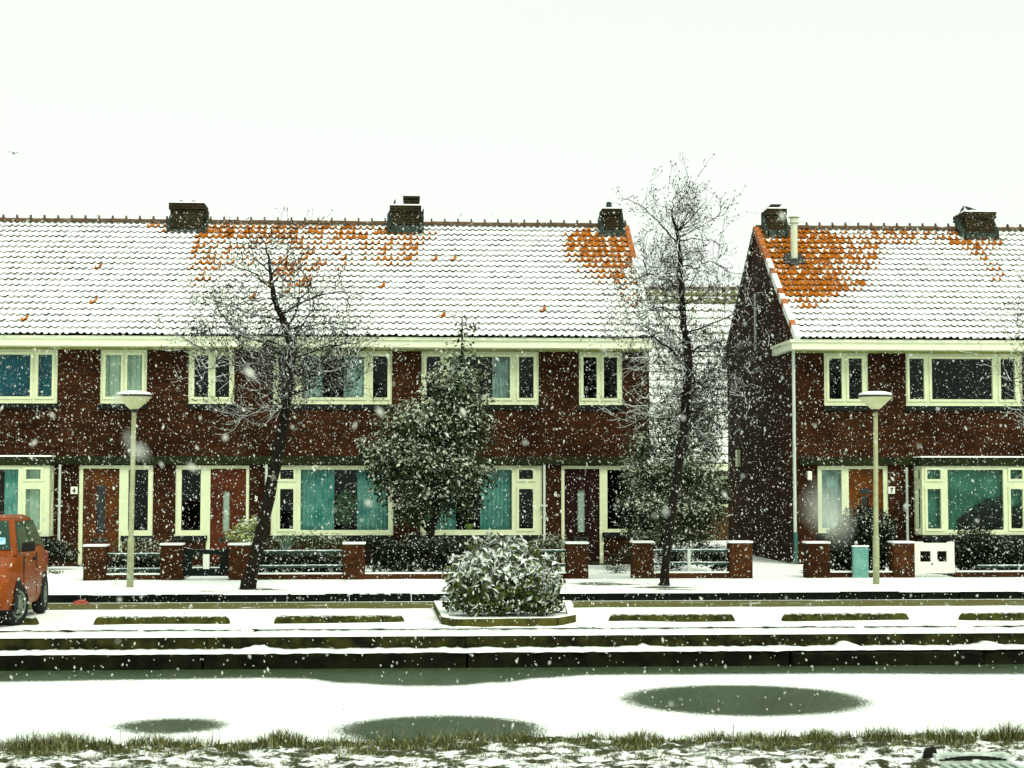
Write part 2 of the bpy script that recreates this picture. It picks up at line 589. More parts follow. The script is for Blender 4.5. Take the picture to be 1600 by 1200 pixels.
# ice with open dark patches in its snow cover
circles = []
for (cx, cy, hw) in ((1163, 1093, 193), (267, 1134, 88), (688, 1140, 163)):
    c = wp(cx, cy, ZW)
    r = abs(wp(cx + hw, cy, ZW).x - wp(cx - hw, cy, ZW).x) / 2
    circles.append((c.x, c.y, r))
edge = [(-400, 1068), (0, 1066), (200, 1063), (400, 1060), (470, 1061), (540, 1068), (640, 1072.5), (700, 1072), (780, 1067), (850, 1060), (920, 1055.5), (1250, 1053.5), (1600, 1054), (2000, 1055)]
edge_w = [wp(a, b, ZW) for a, b in edge]


def edge_y(x):
    for p, q in zip(edge_w, edge_w[1:]):
        if p.x <= x <= q.x:
            t = (x - p.x) / (q.x - p.x)
            t = t * t * (3 - 2 * t)
            return p.y + (q.y - p.y) * t
    return edge_w[0].y if x < edge_w[0].x else edge_w[-1].y


m = MB()
x0, x1, y0, y1, st = -9.0, 11.0, 12.4, 20.95, 0.05
nx, ny = int((x1 - x0) / st), int((y1 - y0) / st)
vals = []
for j in range(ny + 1):
    for i in range(nx + 1):
        x, y = x0 + st * i, y0 + st * j
        s = edge_y(x) - y
        for (cx, cy, r) in circles:
            s = min(s, math.hypot(x - cx, y - cy) - r)
        m.v.append((x, y, ZW)); vals.append(s)
for j in range(ny):
    for i in range(nx):
        a = j * (nx + 1) + i
        m.f.append((a, a + 1, a + nx + 2, a + nx + 1)); m.m.append(0)
k = NTB('canal_ice')
at = k.n("ShaderNodeAttribute"); at.attribute_name = 'cover'
jit = k.math('ADD', k.math('MULTIPLY', k.math('SUBTRACT', k.noise(55, 2), 0.5), 0.85), k.math('MULTIPLY', k.math('SUBTRACT', k.noise(2.5, 3), 0.5), 0.12))
sf = k.ss(k.math('ADD', at.outputs['Fac'], jit), -0.07, 0.03)
speck = k.ss(k.noise(85, 1), 0.66, 0.7)
sf = k.math('MAXIMUM', sf, k.math('MULTIPLY', speck, 0.55))
k.col(k.mix(sf, k.mix(k.noise(1.1, 4), (0.014, 0.03, 0.008), (0.036, 0.066, 0.024)), SNOW))
k.rough(k.ss(sf, 0, 1, 0.3, 0.95), 0.06)
k.bump(k.math('ADD', sf, k.math('MULTIPLY', k.noise(5, 4), 0.5)), 0.015, 0.4)
ice = m.build('ice', k.m)
a = ice.data.attributes.new('cover', 'FLOAT', 'POINT')
a.data.foreach_set('value', vals)
tag(ice, kind='structure')
for nm, xa, xb in (('ice', -60, -9.0), ('ice', 11.0, 60)):
    m = MB(); m.face([(xa, 12.4, ZW), (xb, 12.4, ZW), (xb, 20.95, ZW), (xa, 20.95, ZW)])
    tag(m.build(nm, SNOWM), kind='structure')


# near bank
def bank_z(x, y):
    z = 0.11 - 0.05 * max(0, (y - 10.7) / 1.6)
    if y > 12.2: z -= (y - 12.2) ** 1.3 * 0.42
    n_ = noise.noise(Vector((x * 2.3, y * 3.1, 1.7))) * 0.03 + noise.noise(Vector((x * 8, y * 8, 4.7))) * 0.026 + noise.noise(Vector((x * 19, y * 17, 9.7))) * 0.012
    tx = min(1, max(0, (x - 1.8) / 0.6)); ty = min(1, max(0, (10.9 - y) / 0.05))
    return z + n_ * (1 - 0.75 * ty * tx) - 0.055 * tx * ty


m = MB()
x0, x1, y0, y1, st = -5.5, 6.5, 9.9, 14.1, 0.03
nx, ny = int((x1 - x0) / st), int((y1 - y0) / st)
for j in range(ny + 1):
    for i in range(nx + 1):
        x, y = x0 + st * i, y0 + st * j
        m.v.append((x, y, bank_z(x, y)))
for j in range(ny):
    for i in range(nx):
        a = j * (nx + 1) + i
        m.f.append((a, a + 1, a + nx + 2, a + nx + 1)); m.m.append(0)


def bank_extra(k):
    return k.math('ADD', k.ss(k.sp.outputs[1], 11.2, 12.2, 0.0, -0.1), k.ss(k.sp.outputs[1], 10.8, 10.9, -0.05, 0.0))


tag(m.build('bank', M_snowground('bank_soil_and_snow', (0.055, 0.06, 0.022), 0.44, 0.53, 8.0, bank_extra, 0.95, (0.012, 0.014, 0.006), 0.75), smooth=True), kind='structure')
m = MB(); m.box(-60, -5.5, 9.9, 14.0, -0.6, 0.06); m.box(6.5, 60, 9.9, 14.0, -0.6, 0.06)
tag(m.build('bank', SNOWM), kind='structure')
m = MB(); m.face([(-60, -8, 0.05), (60, -8, 0.05), (60, 9.92, 0.07), (-60, 9.92, 0.07)])
tag(m.build('near_road', M_snowground('near_road_slush', (0.05, 0.06, 0.05), 0.46, 0.56, 1.5)), kind='structure')

# ------------------------------------------------------------------ houses
ZFT, ZFB = atY(750, 528.5, 36.7).z, atY(750, 543.0, 36.7).z       # fascia


def zf(py): return atY(720, py, D).z


def xf(px): return atY(px, 700, D).x


Z1T, Z1PT, Z1PB, Z1B, Z1S = zf(549), zf(557), zf(621.5), zf(632), zf(640.5)
ZBT, ZBB = zf(713.5), zf(726)
ZGT, ZG1, ZG2, ZG3, ZG4, ZGP, ZGB, ZD = zf(727.5), zf(734), zf(748.5), zf(764), zf(826), zf(828), zf(836), 0.19
YE, YR = 36.62, 41.05
ZE, ZR = atY(750, 526, YE).z, atY(750, 353, YR).z
YBK = 2 * YR - YE
NROW = 20
TW = 0.1545


def roof_slope(m, uvs, melts, x0, x1, ye, ze, yr, zr, ncol, nrow, meltf, amp=0.03, lift=0.042):
    L = math.hypot(yr - ye, zr - ze)
    sy, sz = (yr - ye) / L, (zr - ze) / L
    ny_, nz_ = -sz, sy
    rh = L / nrow
    tw = (x1 - x0) / ncol
    NU = 7
    for r in range(nrow):
        s0, s1 = r * rh, min(L, (r + 1) * rh + 0.03)
        for c in range(ncol):
            xa = x0 + c * tw
            cx, cs = xa + tw / 2, s0 + rh * 0.5
            ml_ = meltf((cx, ye + sy * cs, ze + sz * cs))
            js = rnd.uniform(-0.011, 0.011)
            jl = rnd.uniform(-0.012, 0.008)
            base = len(m.v)
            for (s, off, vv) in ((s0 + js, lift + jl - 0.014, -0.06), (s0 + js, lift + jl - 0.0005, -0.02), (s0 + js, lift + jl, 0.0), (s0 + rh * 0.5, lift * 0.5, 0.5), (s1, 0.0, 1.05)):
                for iu in range(NU + 1):
                    u = iu / NU
                    wv = amp * (math.cos(2 * math.pi * (u - 0.3)) * -1 + 0.25 * math.cos(4 * math.pi * (u - 0.3)))
                    o = off + wv
                    m.v.append((xa + tw * u, ye + sy * s + ny_ * o, ze + sz * s + nz_ * o))
                    uvs.append((u, vv)); melts.append(ml_)
            for j in range(4):
                for iu in range(NU):
                    a = base + j * (NU + 1) + iu
                    m.f.append((a, a + 1, a + NU + 2, a + NU + 1)); m.m.append(0)


def build_roof(house, x0, x1, meltf, mt=None, ye=YE, ze=ZE, yr=YR, zr=ZR, nrow=NROW, tw=TW, amp=0.022, ridge=True, lift=0.043):
    m, uvs, melts = MB(), [], []
    ncol = max(1, round((x1 - x0) / tw))
    roof_slope(m, uvs, melts, x0, x1, ye, ze, yr, zr, ncol, nrow, meltf, amp, lift)
    nroof = len(m.v)
    L = math.hypot(yr - ye, zr - ze)
    ny_, nz_ = -(zr - ze) / L, (yr - ye) / L
    o = -0.075
    ybk = 2 * yr - ye
    # dark underlay below the tiles, and the plain snow-covered back slope
    m.face([(x0, ye + ny_ * o, ze + nz_ * o), (x1, ye + ny_ * o, ze + nz_ * o), (x1, yr, zr - 0.09), (x0, yr, zr - 0.09)], 1)
    m.face([(x1, ybk, ze), (x0, ybk, ze), (x0, yr, zr + 0.01), (x1, yr, zr + 0.01)], 2)
    uvs += [(0, 0)] * 8; melts += [0] * 8
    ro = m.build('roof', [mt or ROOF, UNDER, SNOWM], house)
    me = ro.data
    a = me.attributes.new('melt', 'FLOAT', 'POINT'); a.data.foreach_set('value', melts)
    uvl = me.uv_layers.new(name='tile')
    idx = [0] * len(me.loops); me.loops.foreach_get('vertex_index', idx)
    flat = []
    for i in idx: flat += uvs[i]
    uvl.data.foreach_set('uv', flat)
    sm = [p.material_index == 0 for p in me.polygons]
    me.polygons.foreach_set('use_smooth', sm)
    if ridge:
        m = MB()
        x = x0
        while x < x1 - 0.05:
            xb = min(x + 0.33, x1)
            for (xa_, xb_, rr) in ((x, xb - 0.05, 0.095), (xb - 0.05, xb, 0.118)):
                prof = [(rr * math.cos(t), rr * math.sin(t) - 0.03) for t in [math.pi * q / 7 for q in range(8)]]
                base = len(m.v)
                jz = rnd.uniform(-0.008, 0.008)
                for X in (xa_, xb_):
                    m.v += [(X, yr - a_, zr + 0.03 + b_ + jz) for a_, b_ in prof]
                for q in range(7):
                    m.f.append((base + q, base + q + 1, base + 8 + q + 1, base + 8 + q)); m.m.append(0)
                m.f.append(tuple(base + q for q in range(8))); m.m.append(0)
                m.f.append(tuple(base + 8 + q for q in reversed(range(8)))); m.m.append(0)
            m.box(xb - 0.05, xb - 0.01, yr - 0.03, yr + 0.03, zr + 0.1, zr + 0.17)
            x = xb
        m.build('ridge_cap', RIDGE, ro)
    return ro


def blob_melt(blobs, base=0.0):
    bl = []
    for (px, py, rx, ry, s) in blobs: bl.append((px, py, rx, ry, s))

    def f(p):
        px, py = proj(p)
        v = base
        for (cx, cy, rx, ry, s) in bl:
            d2 = ((px - cx) / rx) ** 2 + ((py - cy) / ry) ** 2
            if d2 < 1.6:
                g = max(0.0, 1 - d2 / 1.6)
                v = max(v, s * min(1, g * 1.5))
        if v <= 0.001:
            return 0.72 if rnd.random() < 0.003 else rnd.uniform(0, 0.17)
        return max(0, min(1, v + rnd.uniform(-0.36, 0.24)))
    return f


def curtain(m, x0, x1, y, z0, z1, fold=0.085, dep=0.03, mi=0):
    n = max(4, int((x1 - x0) / fold) * 2)
    base = len(m.v)
    for i in range(n + 1):
        x = x0 + (x1 - x0) * i / n
        d = dep * (1 if i % 2 else -1) * rnd.uniform(0.6, 1.2)
        m.v += [(x, y + d, z0), (x, y + d, z1)]
    for i in range(n):
        a = base + i * 2
        m.f.append((a, a + 2, a + 3, a + 1)); m.m.append(mi)


def window(house, fr, panes, Yf, curtains=(), sill=True, sash=(), x=xf, lab=None):
    """fr, panes in (x0,x1,z0,z1) metres"""
    m = MB()
    m.plate(fr, panes, FX(Yf), 0.0, 0.085)
    for i in sash:
        p = panes[i]
        e = 0.055
        m.plate((p[0] - e, p[1] + e, p[2] - e, p[3] + e), [p], FX(Yf), -0.022, -0.0005)
    wi = m.build('window', CREAM, house)
    if lab: wi['label'] = lab
    g = MB()
    for p in panes:
        g.face([(p[0] - .002, Yf + 0.05, p[2] - .002), (p[1] + .002, Yf + 0.05, p[2] - .002), (p[1] + .002, Yf + 0.05, p[3] + .002), (p[0] - .002, Yf + 0.05, p[3] + .002)])
    g.build('pane', GLASS, wi)
    for (a, b, c, d, mt) in curtains:
        cm = MB()
        curtain(cm, a, b, Yf + 0.2, c, d)
        cm.build('curtain', mt, wi)
    if sill:
        s = MB()
        s.box(fr[0] - 0.03, fr[1] + 0.03, Yf - 0.07, Yf + 0.06, fr[2] - 0.12, fr[2] - 0.003)
        s.build('sill', SILL, wi)
    return wi


def P(a, b, c, d):  # pane from facade pixels
    return (xf(a), xf(b), c, d)


def digit_obj(txt, h, x, z, y, mt, parent, name='digit'):
    cu = bpy.data.curves.new(name, 'FONT')
    cu.body = txt
    cu.size = h * 1.4
    cu.extrude = 0.006
    cu.align_x = 'CENTER'
    cu.offset = h * 0.035
    tmp = bpy.data.objects.new('tmp', cu)
    COL.objects.link(tmp)
    dg = bpy.context.evaluated_depsgraph_get()
    me = bpy.data.meshes.new_from_object(tmp.evaluated_get(dg))
    bpy.data.objects.remove(tmp)
    me.name = name
    me.transform(Matrix.Rotation(R(90), 4, 'X'))
    o = bpy.data.objects.new(name, me)
    COL.objects.link(o)
    me.materials.clear(); me.materials.append(mt)
    o.parent = parent
    o.location = Vector((x, y, z)) - wloc(parent)
    return o


def door(house, x0, x1, mt, slit, slitmat, arch=False, plate=True):
    """door leaf with a glazed slit and a letter plate"""
    Yd = D + 0.09
    a, b = xf(x0), xf(x1)
    sx0, sx1, sz0, sz1 = xf(slit[0]), xf(slit[1]), zf(slit[3]), zf(slit[2])
    m = MB()
    m.plate((a, b, ZD, ZGT - 0.07), [(sx0, sx1, sz0, sz1)], FX(Yd), 0, 0.05)
    # raised boards
    n = 6
    for i in range(n + 1):
        X = a + (b - a) * i / n
        if not (sx0 - 0.03 < X < sx1 + 0.03):
            m.box(X - 0.006, X + 0.006, Yd - 0.008, Yd - 0.0005, ZD + 0.12, ZGT - 0.12)
    m.plate((sx0 - 0.03, sx1 + 0.03, sz0 - 0.03, sz1 + 0.03), [(sx0, sx1, sz0, sz1)], FX(Yd), -0.02, -0.0005)
    if arch:
        cx = (sx0 + sx1) / 2
        m.box(cx - 0.17, cx + 0.17, Yd - 0.035, Yd - 0.0005, sz1 + 0.02, sz1 + 0.05)
    o = m.build('door', mt, house)
    g = MB()
    g.face([(sx0, Yd + 0.02, sz0), (sx1, Yd + 0.02, sz0), (sx1, Yd + 0.02, sz1), (sx0, Yd + 0.02, sz1)])
    if arch:
        cx, r = (sx0 + sx1) / 2, 0.14
        g.face([(cx + r * math.cos(t), Yd - 0.004, sz1 + 0.06 + r * math.sin(t)) for t in [math.pi * q / 10 for q in range(11)]])
    g.build('door_glass', slitmat, o)
    h = MB()
    hx = b - 0.07
    h.tube([(hx, Yd - 0.05, 1.22), (hx - 0.09, Yd - 0.05, 1.22)], 0.012, 6)
    h.tube([(hx, Yd - 0.05, 1.22), (hx, Yd + 0.0, 1.22)], 0.012, 6)
    h.build('handle', LEAD, o)
    if plate:
        l = MB()
        cx = (sx0 + sx1) / 2
        zz = zf(843)
        l.plate((cx - 0.16, cx + 0.16, zz - 0.05, zz + 0.05), [(cx - 0.12, cx + 0.12, zz - 0.018, zz + 0.018)], FX(Yd), -0.02, -0.0005)
        l.build('letter_plate', LEAD, o)
    return o


def chimney(house, px0, px1, pytop, pybot, dep=0.75, mt=None, corbel=True):
    Yf = YR - 0.42
    a, b = atY(px0, 340, Yf).x, atY(px1, 340, Yf).x
    zt, zb = atY((px0 + px1) / 2, pytop, Yf).z, atY((px0 + px1) / 2, pybot, Yf).z
    m = MB()
    m.box(a, b, Yf, Yf + dep, zb - 0.6, zt - 0.16)
    m.box(a - 0.035, b + 0.035, Yf - 0.035, Yf + dep + 0.035, zt - 0.158, zt)
    m.box(a - 0.02, b + 0.02, Yf - 0.02, Yf + dep + 0.02, zt, zt + 0.03, 1)
    ch = m.build('chimney', [mt or BRICK_C, SNOWM], house)
    l = MB()
    l.box(a - 0.03, b + 0.03, Yf - 0.03, Yf - 0.002, zb - 0.08, zb + 0.1)
    for (xx0, xx1) in ((a - 0.1, a - 0.002), (b + 0.002, b + 0.1)):
        l.hexa([(xx0, Yf - 0.03, zb - 0.08), (xx1, Yf - 0.03, zb - 0.08), (xx1, Yf + 0.42, zb + 0.1), (xx0, Yf + 0.42, zb + 0.1),
                (xx0, Yf - 0.03, zb + 0.02), (xx1, Yf - 0.03, zb + 0.1), (xx1, Yf + 0.42, zb + 0.62), (xx0, Yf + 0.42, zb + 0.45)])
    l.build('flashing', LEAD, ch)
    return ch, a, b, Yf, zt + 0.03


def build_house(px0, px1, label, spec, left_gable=False, right_gable=False, melt=None):
    x0, x1 = xf(px0), xf(px1)
    H = empty('brick_house', ((x0 + x1) / 2, D, 0.13), label, 'house', 'brick houses along the street')
    holes = []
    for wn in spec['up'] + spec['ground']: holes.append((wn['fr'][0], wn['fr'][1], wn['fr'][2], wn['fr'][3] if wn in spec['ground'] else Z1T + 0.02))
    dx0, dx1 = spec['surround']
    dh = (xf(dx0), xf(dx1), 0.0, ZGT)
    holes.append(dh)
    m = MB()
    m.plate((x0, x1, 0.0, ZFB + 0.3), holes, FX(D), 0, 0.28)
    zt = ZFB + 0.3
    ybk = YBK - 0.5
    for (xs, xe) in ((x0, x0 + 0.12), (x1 - 0.12, x1)):
        m.hexa([(xs, D + 0.28, 0), (xe, D + 0.28, 0), (xe, ybk, 0), (xs, ybk, 0), (xs, D + 0.28, zt), (xe, D + 0.28, zt), (xe, ybk, zt), (xs, ybk, zt)])
        zs = ZE + (ZR - ZE) * (D - YE) / (YR - YE) - 0.1
        # gable triangle
        pts = [(D, zt), (ybk, zt), (ybk, zs), (YR, ZR - 0.1), (D, zs)]
        n = len(m.v)
        m.v += [(xs, y_, z_) for y_, z_ in pts] + [(xe, y_, z_) for y_, z_ in pts]
        m.f += [tuple(n + i for i in reversed(range(5))), tuple(n + 5 + i for i in range(5))]
        m.m += [0, 0]
        for i in range(5):
            j = (i + 1) % 5
            m.f.append((n + i, n + j, n + 5 + j, n + 5 + i)); m.m.append(0)
    m.box(x0 + 0.13, x1 - 0.13, ybk - 0.25, ybk - 0.002, 0, zt)
    m.build('wall', BRICK, H)
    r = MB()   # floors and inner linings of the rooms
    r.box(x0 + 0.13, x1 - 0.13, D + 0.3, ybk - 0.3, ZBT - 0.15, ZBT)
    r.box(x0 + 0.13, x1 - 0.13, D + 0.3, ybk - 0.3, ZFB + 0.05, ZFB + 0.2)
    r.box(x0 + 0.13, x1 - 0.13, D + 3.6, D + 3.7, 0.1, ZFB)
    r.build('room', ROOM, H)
    build_roof(H, x0, x1, melt)
    # gutter box and frieze
    g = MB()
    ga, gb = x0, x1
    if right_gable: gb += 0.06
    if left_gable: ga -= 0.12
    g.box(ga, gb, 36.7, D - 0.012, ZFB, ZFT, 0)
    g.box(ga, gb, 36.66, 36.699, ZFT - 0.05, ZFT + 0.012, 0)
    if left_gable:
        g.box(x0 - 0.12, x0 - 0.003, D - 0.011, 38.75, ZFB, ZFT, 0)
        g.box(x0 - 0.16, x0 - 0.121, 36.66, 38.75, ZFT - 0.05, ZFT + 0.012, 0)
    g.build('gutter', [FASCIA], H)
    g = MB()
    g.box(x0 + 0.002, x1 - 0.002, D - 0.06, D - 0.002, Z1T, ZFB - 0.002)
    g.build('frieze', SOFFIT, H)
    b = MB()
    b.box(x0 + (0.12 if left_gable else 0.001), x1 - 0.001, D - 0.09, D - 0.002, ZBB, ZBT)
    b.build('belt', BELT, H)
    # verge of the end gables
    for flag, xx, sgn in ((left_gable, x0, -1), (right_gable, x1, 1)):
        if not flag: continue
        v = MB()
        L = math.hypot(YR - YE, ZR - ZE)
        sy, sz = (YR - YE) / L, (ZR - ZE) / L
        n = 22
        for i in range(n):
            s0, s1 = L * i / n, L * (i + 1) / n - 0.008
            j = rnd.uniform(0, 0.012)
            pts = []
            for o in (-0.1, 0.055 + j):
                for (xx_, s_) in ((xx - 0.06, s0), (xx + 0.06, s0), (xx + 0.06, s1), (xx - 0.06, s1)):
                    pts.append((xx_, YE + sy * s_ - sz * o, ZE + sz * s_ + sy * o))
            v.hexa(pts, 0 if (rnd.random() < 0.85 and (i < 17)) else 1)
            ptsb = [(p[0], 2 * YR - p[1], p[2]) for p in pts]
            v.hexa([ptsb[q] for q in (1, 0, 3, 2, 5, 4, 7, 6)], 2)
        v.build('verge', [SNOWM, ROOF_V, DARKV], H)
    for wn in spec['up']:
        window(H, wn['fr'], wn['panes'], D + 0.03, wn.get('cur', ()), True, wn.get('sash', range(len(wn['panes']))))
    for wn in spec['ground']:
        window(H, wn['fr'], wn['panes'], D + 0.03, wn.get('cur', ()), wn.get('sill', True), wn.get('sash', ()))
    # door surround
    m = MB()
    l, rr = spec['leaf']
    m.plate(dh[:2] + (ZD - 0.03, ZGT - 0.002), [(xf(l), xf(rr), ZD - 0.05, ZGT - 0.07)], FX(D + 0.03), 0, 0.12)
    m.build('door_frame', CREAM, H)
    s = MB(); s.box(dh[0] + .01, dh[1] - .01, D - 0.15, D + 0.2, 0.0, ZD - 0.031); s.build('doorstep', QUAY_U, H)
    door(H, l, rr, spec['doormat'], spec['slit'], spec['slitmat'], spec.get('arch', False))
    for (px, pa_, pb_) in spec.get('pipes', ()):
        p = MB()
        X = xf(px)
        Yp = D - 0.06
        p.tube([(X, Yp, zf(pa_)), (X, Yp, zf(pb_))], 0.03, 8)
        p.box(X - 0.07, X + 0.07, Yp - 0.03, D - 0.002, zf(790) - 0.02, zf(790) + 0.02)
        p.build('downpipe', PIPE, H, smooth=False)
    return H


ROOF_V = M_plain('verge_tiles', (0.42, 0.12, 0.02), 0.7, c2=(0.25, 0.07, 0.02))
DARKV = M_plain('verge_dark', (0.03, 0.025, 0.018), 0.8)
DOOR4 = M_plain('door_brown_varnish', (0.1, 0.033, 0.005), 0.6, 0.1, c2=(0.045, 0.013, 0.003), scale=3)
DOOR5 = M_plain('door_red_brown', (0.085, 0.02, 0.005), 0.6, 0.1, c2=(0.045, 0.01, 0.003), scale=3)
DOOR6 = M_plain('door_dark_maroon', (0.016, 0.0035, 0.002), 0.6, 0.1, var=0.3, scale=3)
DOOR7 = M_plain('door_amber_brown', (0.13, 0.045, 0.005), 0.6, 0.1, c2=(0.07, 0.02, 0.003), scale=3)
SLITD = M_plain('dark_slit_glass', (0.006, 0.008, 0.008), 0.15, 0.5)
SLITP = M_plain('frosted_slit_glass', (0.3, 0.42, 0.34), 0.4, 0.4, var=0.4, scale=30)


def W(fr, panes, cur=(), **kw):
    d = dict(fr=fr, panes=panes, cur=cur)
    d.update(kw)
    return d


def up(f0, f1, panes, cur=()):
    return W((xf(f0), xf(f1), Z1B, Z1T), [P(a, b, Z1PB, Z1PT) for a, b in panes],
             [(xf(a), xf(b), Z1PB - 0.05, Z1PT + 0.05, mt) for a, b, mt in cur])


spec4 = dict(
    up=[up(-92, 88, [(-76, -55), (-43, 45), (57, 79)], [(-40, 47, BLUEC), (55, 82, BLUEC)]),
        up(155, 228, [(163, 187), (197, 220)], [(160, 190, GREENC), (195, 222, GREENC)])],
    ground=[W((xf(193), xf(240), ZGB, ZGT), [P(201, 232, ZGP, ZG1)])],
    surround=(124, 193), leaf=(130, 187), doormat=DOOR4, slit=(151, 165, 758, 833), slitmat=SLITD, pipes=[(95, 726, 845)])
spec5 = dict(
    up=[up(293, 365, [(302, 324), (335, 357)]),
        up(426, 612, [(434, 456), (470, 568), (582, 605)], [(466, 502, NETC), (536, 572, NETC)])],
    ground=[W((xf(275), xf(323), ZGB, ZGT), [P(284, 314, ZGP, ZG1)]),
            W((xf(424), xf(615), ZGB, ZGT), [P(438, 459, ZG2, ZG1), P(438, 459, ZG4, ZG3), P(470, 607, ZGP, ZG1)],
              [(xf(467), xf(522), ZGP - 0.05, ZG1 + 0.05, TEALC), (xf(558), xf(610), ZGP - 0.05, ZG1 + 0.05, TEALC)], sash=(0, 1))],
    surround=(323, 390), leaf=(329, 385), doormat=DOOR5, slit=(349, 359, 768, 830), slitmat=SLITP, pipes=[(417, 726, 845)])
spec6 = dict(
    up=[up(658, 842, [(666, 688), (702, 797), (811, 834)], [(698, 730, NETC), (770, 800, NETC)]),
        up(905, 973, [(912, 933), (944, 965)])],
    ground=[W((xf(657), xf(847), ZGB, ZGT), [P(665, 800, ZGP, ZG1), P(811, 833, ZG2, ZG1), P(811, 833, ZG4, ZG3)],
              [(xf(662), xf(713), ZGP - 0.05, ZG1 + 0.05, TEALC), (xf(751), xf(803), ZGP - 0.05, ZG1 + 0.05, TEALC)], sash=(1, 2)),
            W((xf(943), xf(1000), zf(832), ZGT), [P(949, 992, zf(827), ZG1)])],
    surround=(877, 943), leaf=(882, 937), doormat=DOOR6, slit=(903, 914, 766, 832), slitmat=SLITP, pipes=[(850, 726, 845)])
spec7 = dict(
    up=[up(1289, 1358, [(1297, 1317), (1328, 1349)]),
        up(1417, 1600, [(1423, 1446), (1458, 1553), (1566, 1588)])],
    ground=[W((xf(1277), xf(1321), zf(834), ZGT), [P(1284, 1315, zf(826), ZG1)], [(xf(1282), xf(1318), zf(830), ZG1 + .05, NETC)])],
    surround=(1321, 1387), leaf=(1326, 1380), doormat=DOOR7, slit=(1347, 1357, 776, 805), slitmat=SLITD, arch=True, pipes=[(1415, 730, 850)])
H8A, H8B = 1612, 1984


def mir(s):
    c = xf(H8A) + xf(H8A) 

    def r(t): return (c - t[1], c - t[0]) + tuple(t[2:])
    o = dict(s)
    for kk in ('up', 'ground'):
        o[kk] = [dict(w_, fr=r(w_['fr']), panes=[r(p) for p in w_['panes']], cur=[r(q) for q in w_['cur']]) for w_ in s[kk]]
    o['surround'] = (2 * H8A - s['surround'][1], 2 * H8A - s['surround'][0])
    o['leaf'] = (2 * H8A - s['leaf'][1], 2 * H8A - s['leaf'][0])
    o['slit'] = (2 * H8A - s['slit'][1], 2 * H8A - s['slit'][0]) + tuple(s['slit'][2:])
    o['pipes'] = [(2 * H8A - s['pipes'][0][0], 730, 850)]
    return o


melt5 = blob_melt([(290, 385, 36, 24, 0.8), (345, 362, 60, 10, 0.95), (470, 362, 130, 20, 0.7), (590, 364, 70, 16, 0.72), (455, 430, 40, 30, 0.62),
                   (300, 410, 42, 36, 0.5), (640, 385, 22, 30, 0.68), (350, 400, 60, 30, 0.5), (500, 395, 60, 28, 0.5), (270, 358, 18, 12, 0.8), (600, 390, 60, 24, 0.5), (340, 420, 30, 20, 0.4)])
melt6 = blob_melt([(932, 384, 58, 28, 0.9), (960, 400, 50, 30, 0.85), (955, 420, 50, 22, 0.68), (640, 385, 22, 28, 0.75), (655, 365, 30, 8, 0.7), (985, 450, 25, 30, 0.5), (990, 380, 30, 40, 0.85)])
melt7 = blob_melt([(1250, 395, 70, 44, 1.0), (1262, 440, 58, 30, 1.0), (1320, 445, 42, 9, 0.95), (1330, 395, 50, 34, 0.72), (1262, 472, 24, 9, 0.6), (1390, 370, 110, 10, 0.62), (1215, 362, 30, 16, 1.0),
                   (1530, 382, 36, 14, 0.85), (1545, 402, 22, 16, 0.7), (1556, 425, 10, 16, 0.6), (1500, 370, 26, 14, 0.75)])
melt4 = blob_melt([(262, 352, 14, 10, 0.75), (242, 350, 10, 4, 0.7)])
melt8 = blob_melt([(1530, 382, 36, 14, 0.8), (1556, 425, 10, 16, 0.55)])

H4 = build_house(-92, 270, 'brick terraced house with open bay window and amber door behind the left street lamp', spec4, melt=melt4)
H5 = build_house(270, 632, 'brick terraced house with red-brown door and teal curtains behind the leaning tree', spec5, melt=melt5)
H6 = build_house(632, 1015, 'brick end house with dark maroon door and potted plant in its window', spec6, right_gable=True, melt=melt6)
H7 = build_house(1240, 1612, 'brick corner house with a bare orange roof patch and white flue pipe', spec7, left_gable=True, melt=melt7)
H8 = build_house(1612, 1984, 'snow-roofed house beyond the crow chimney, cut off by the right edge', mir(spec7), melt=melt8)


# bay windows
def bayw(H, fx0, fx1, panes, depth, sash, cur, vis):
    """projecting bay: front frame, two side frames, base and lid"""
    Yb = D - depth
    def xb(px): return atY(px, 780, Yb).x
    a, b = xb(fx0), xb(fx1)
    pn = [(xb(p[0]), xb(p[1]), p[2], p[3]) for p in panes]
    wi = window(H, (a, b, ZGB, ZGT - 0.01), pn, Yb, [(xb(c[0]), xb(c[1]), ZGP - .05, ZG1 + .05, c[2]) for c in cur], True, sash)
    for X, sg in ((a, 1), (b, -1)):
        m = MB()
        f = (lambda X_, s_: (lambda u, w_, d: (X_ + s_ * d, u, w_)))(X, sg)
        u0, u1 = Yb + 0.087, D - 0.003
        m.plate((u0, u1, ZGB, ZGT - 0.011), [(u0 + 0.08, u1 - 0.09, ZG4, ZG3), (u0 + 0.08, u1 - 0.09, ZG2, ZG1)], f, 0.001, 0.07)
        sf_ = m.build('side_frame', CREAM, wi)
        g = MB()
        X2 = X + sg * 0.04
        for (c, d) in ((ZG4, ZG3), (ZG2, ZG1)):
            g.face([(X2, u0 + 0.08, c), (X2, u1 - 0.09, c), (X2, u1 - 0.09, d), (X2, u0 + 0.08, d)])
        g.build('side_pane', GLASS, wi)
    m = MB()
    m.box(a + 0.03, b - 0.03, Yb + 0.05, D - 0.003, 0.0, ZGB - 0.125)
    m.build('bay_base', BRICK_D, H)
    m = MB()
    m.box(a - 0.03, b + 0.03, Yb - 0.05, D - 0.092, ZGT - 0.009, ZBT - 0.02)
    m.box(a - 0.04, b + 0.04, Yb - 0.06, D - 0.092, ZBT - 0.0195, ZBT + 0.012, 1)
    m.build('bay_roof', [BELT, SNOWM], H)
    return wi


def hole_fix(H):
    pass


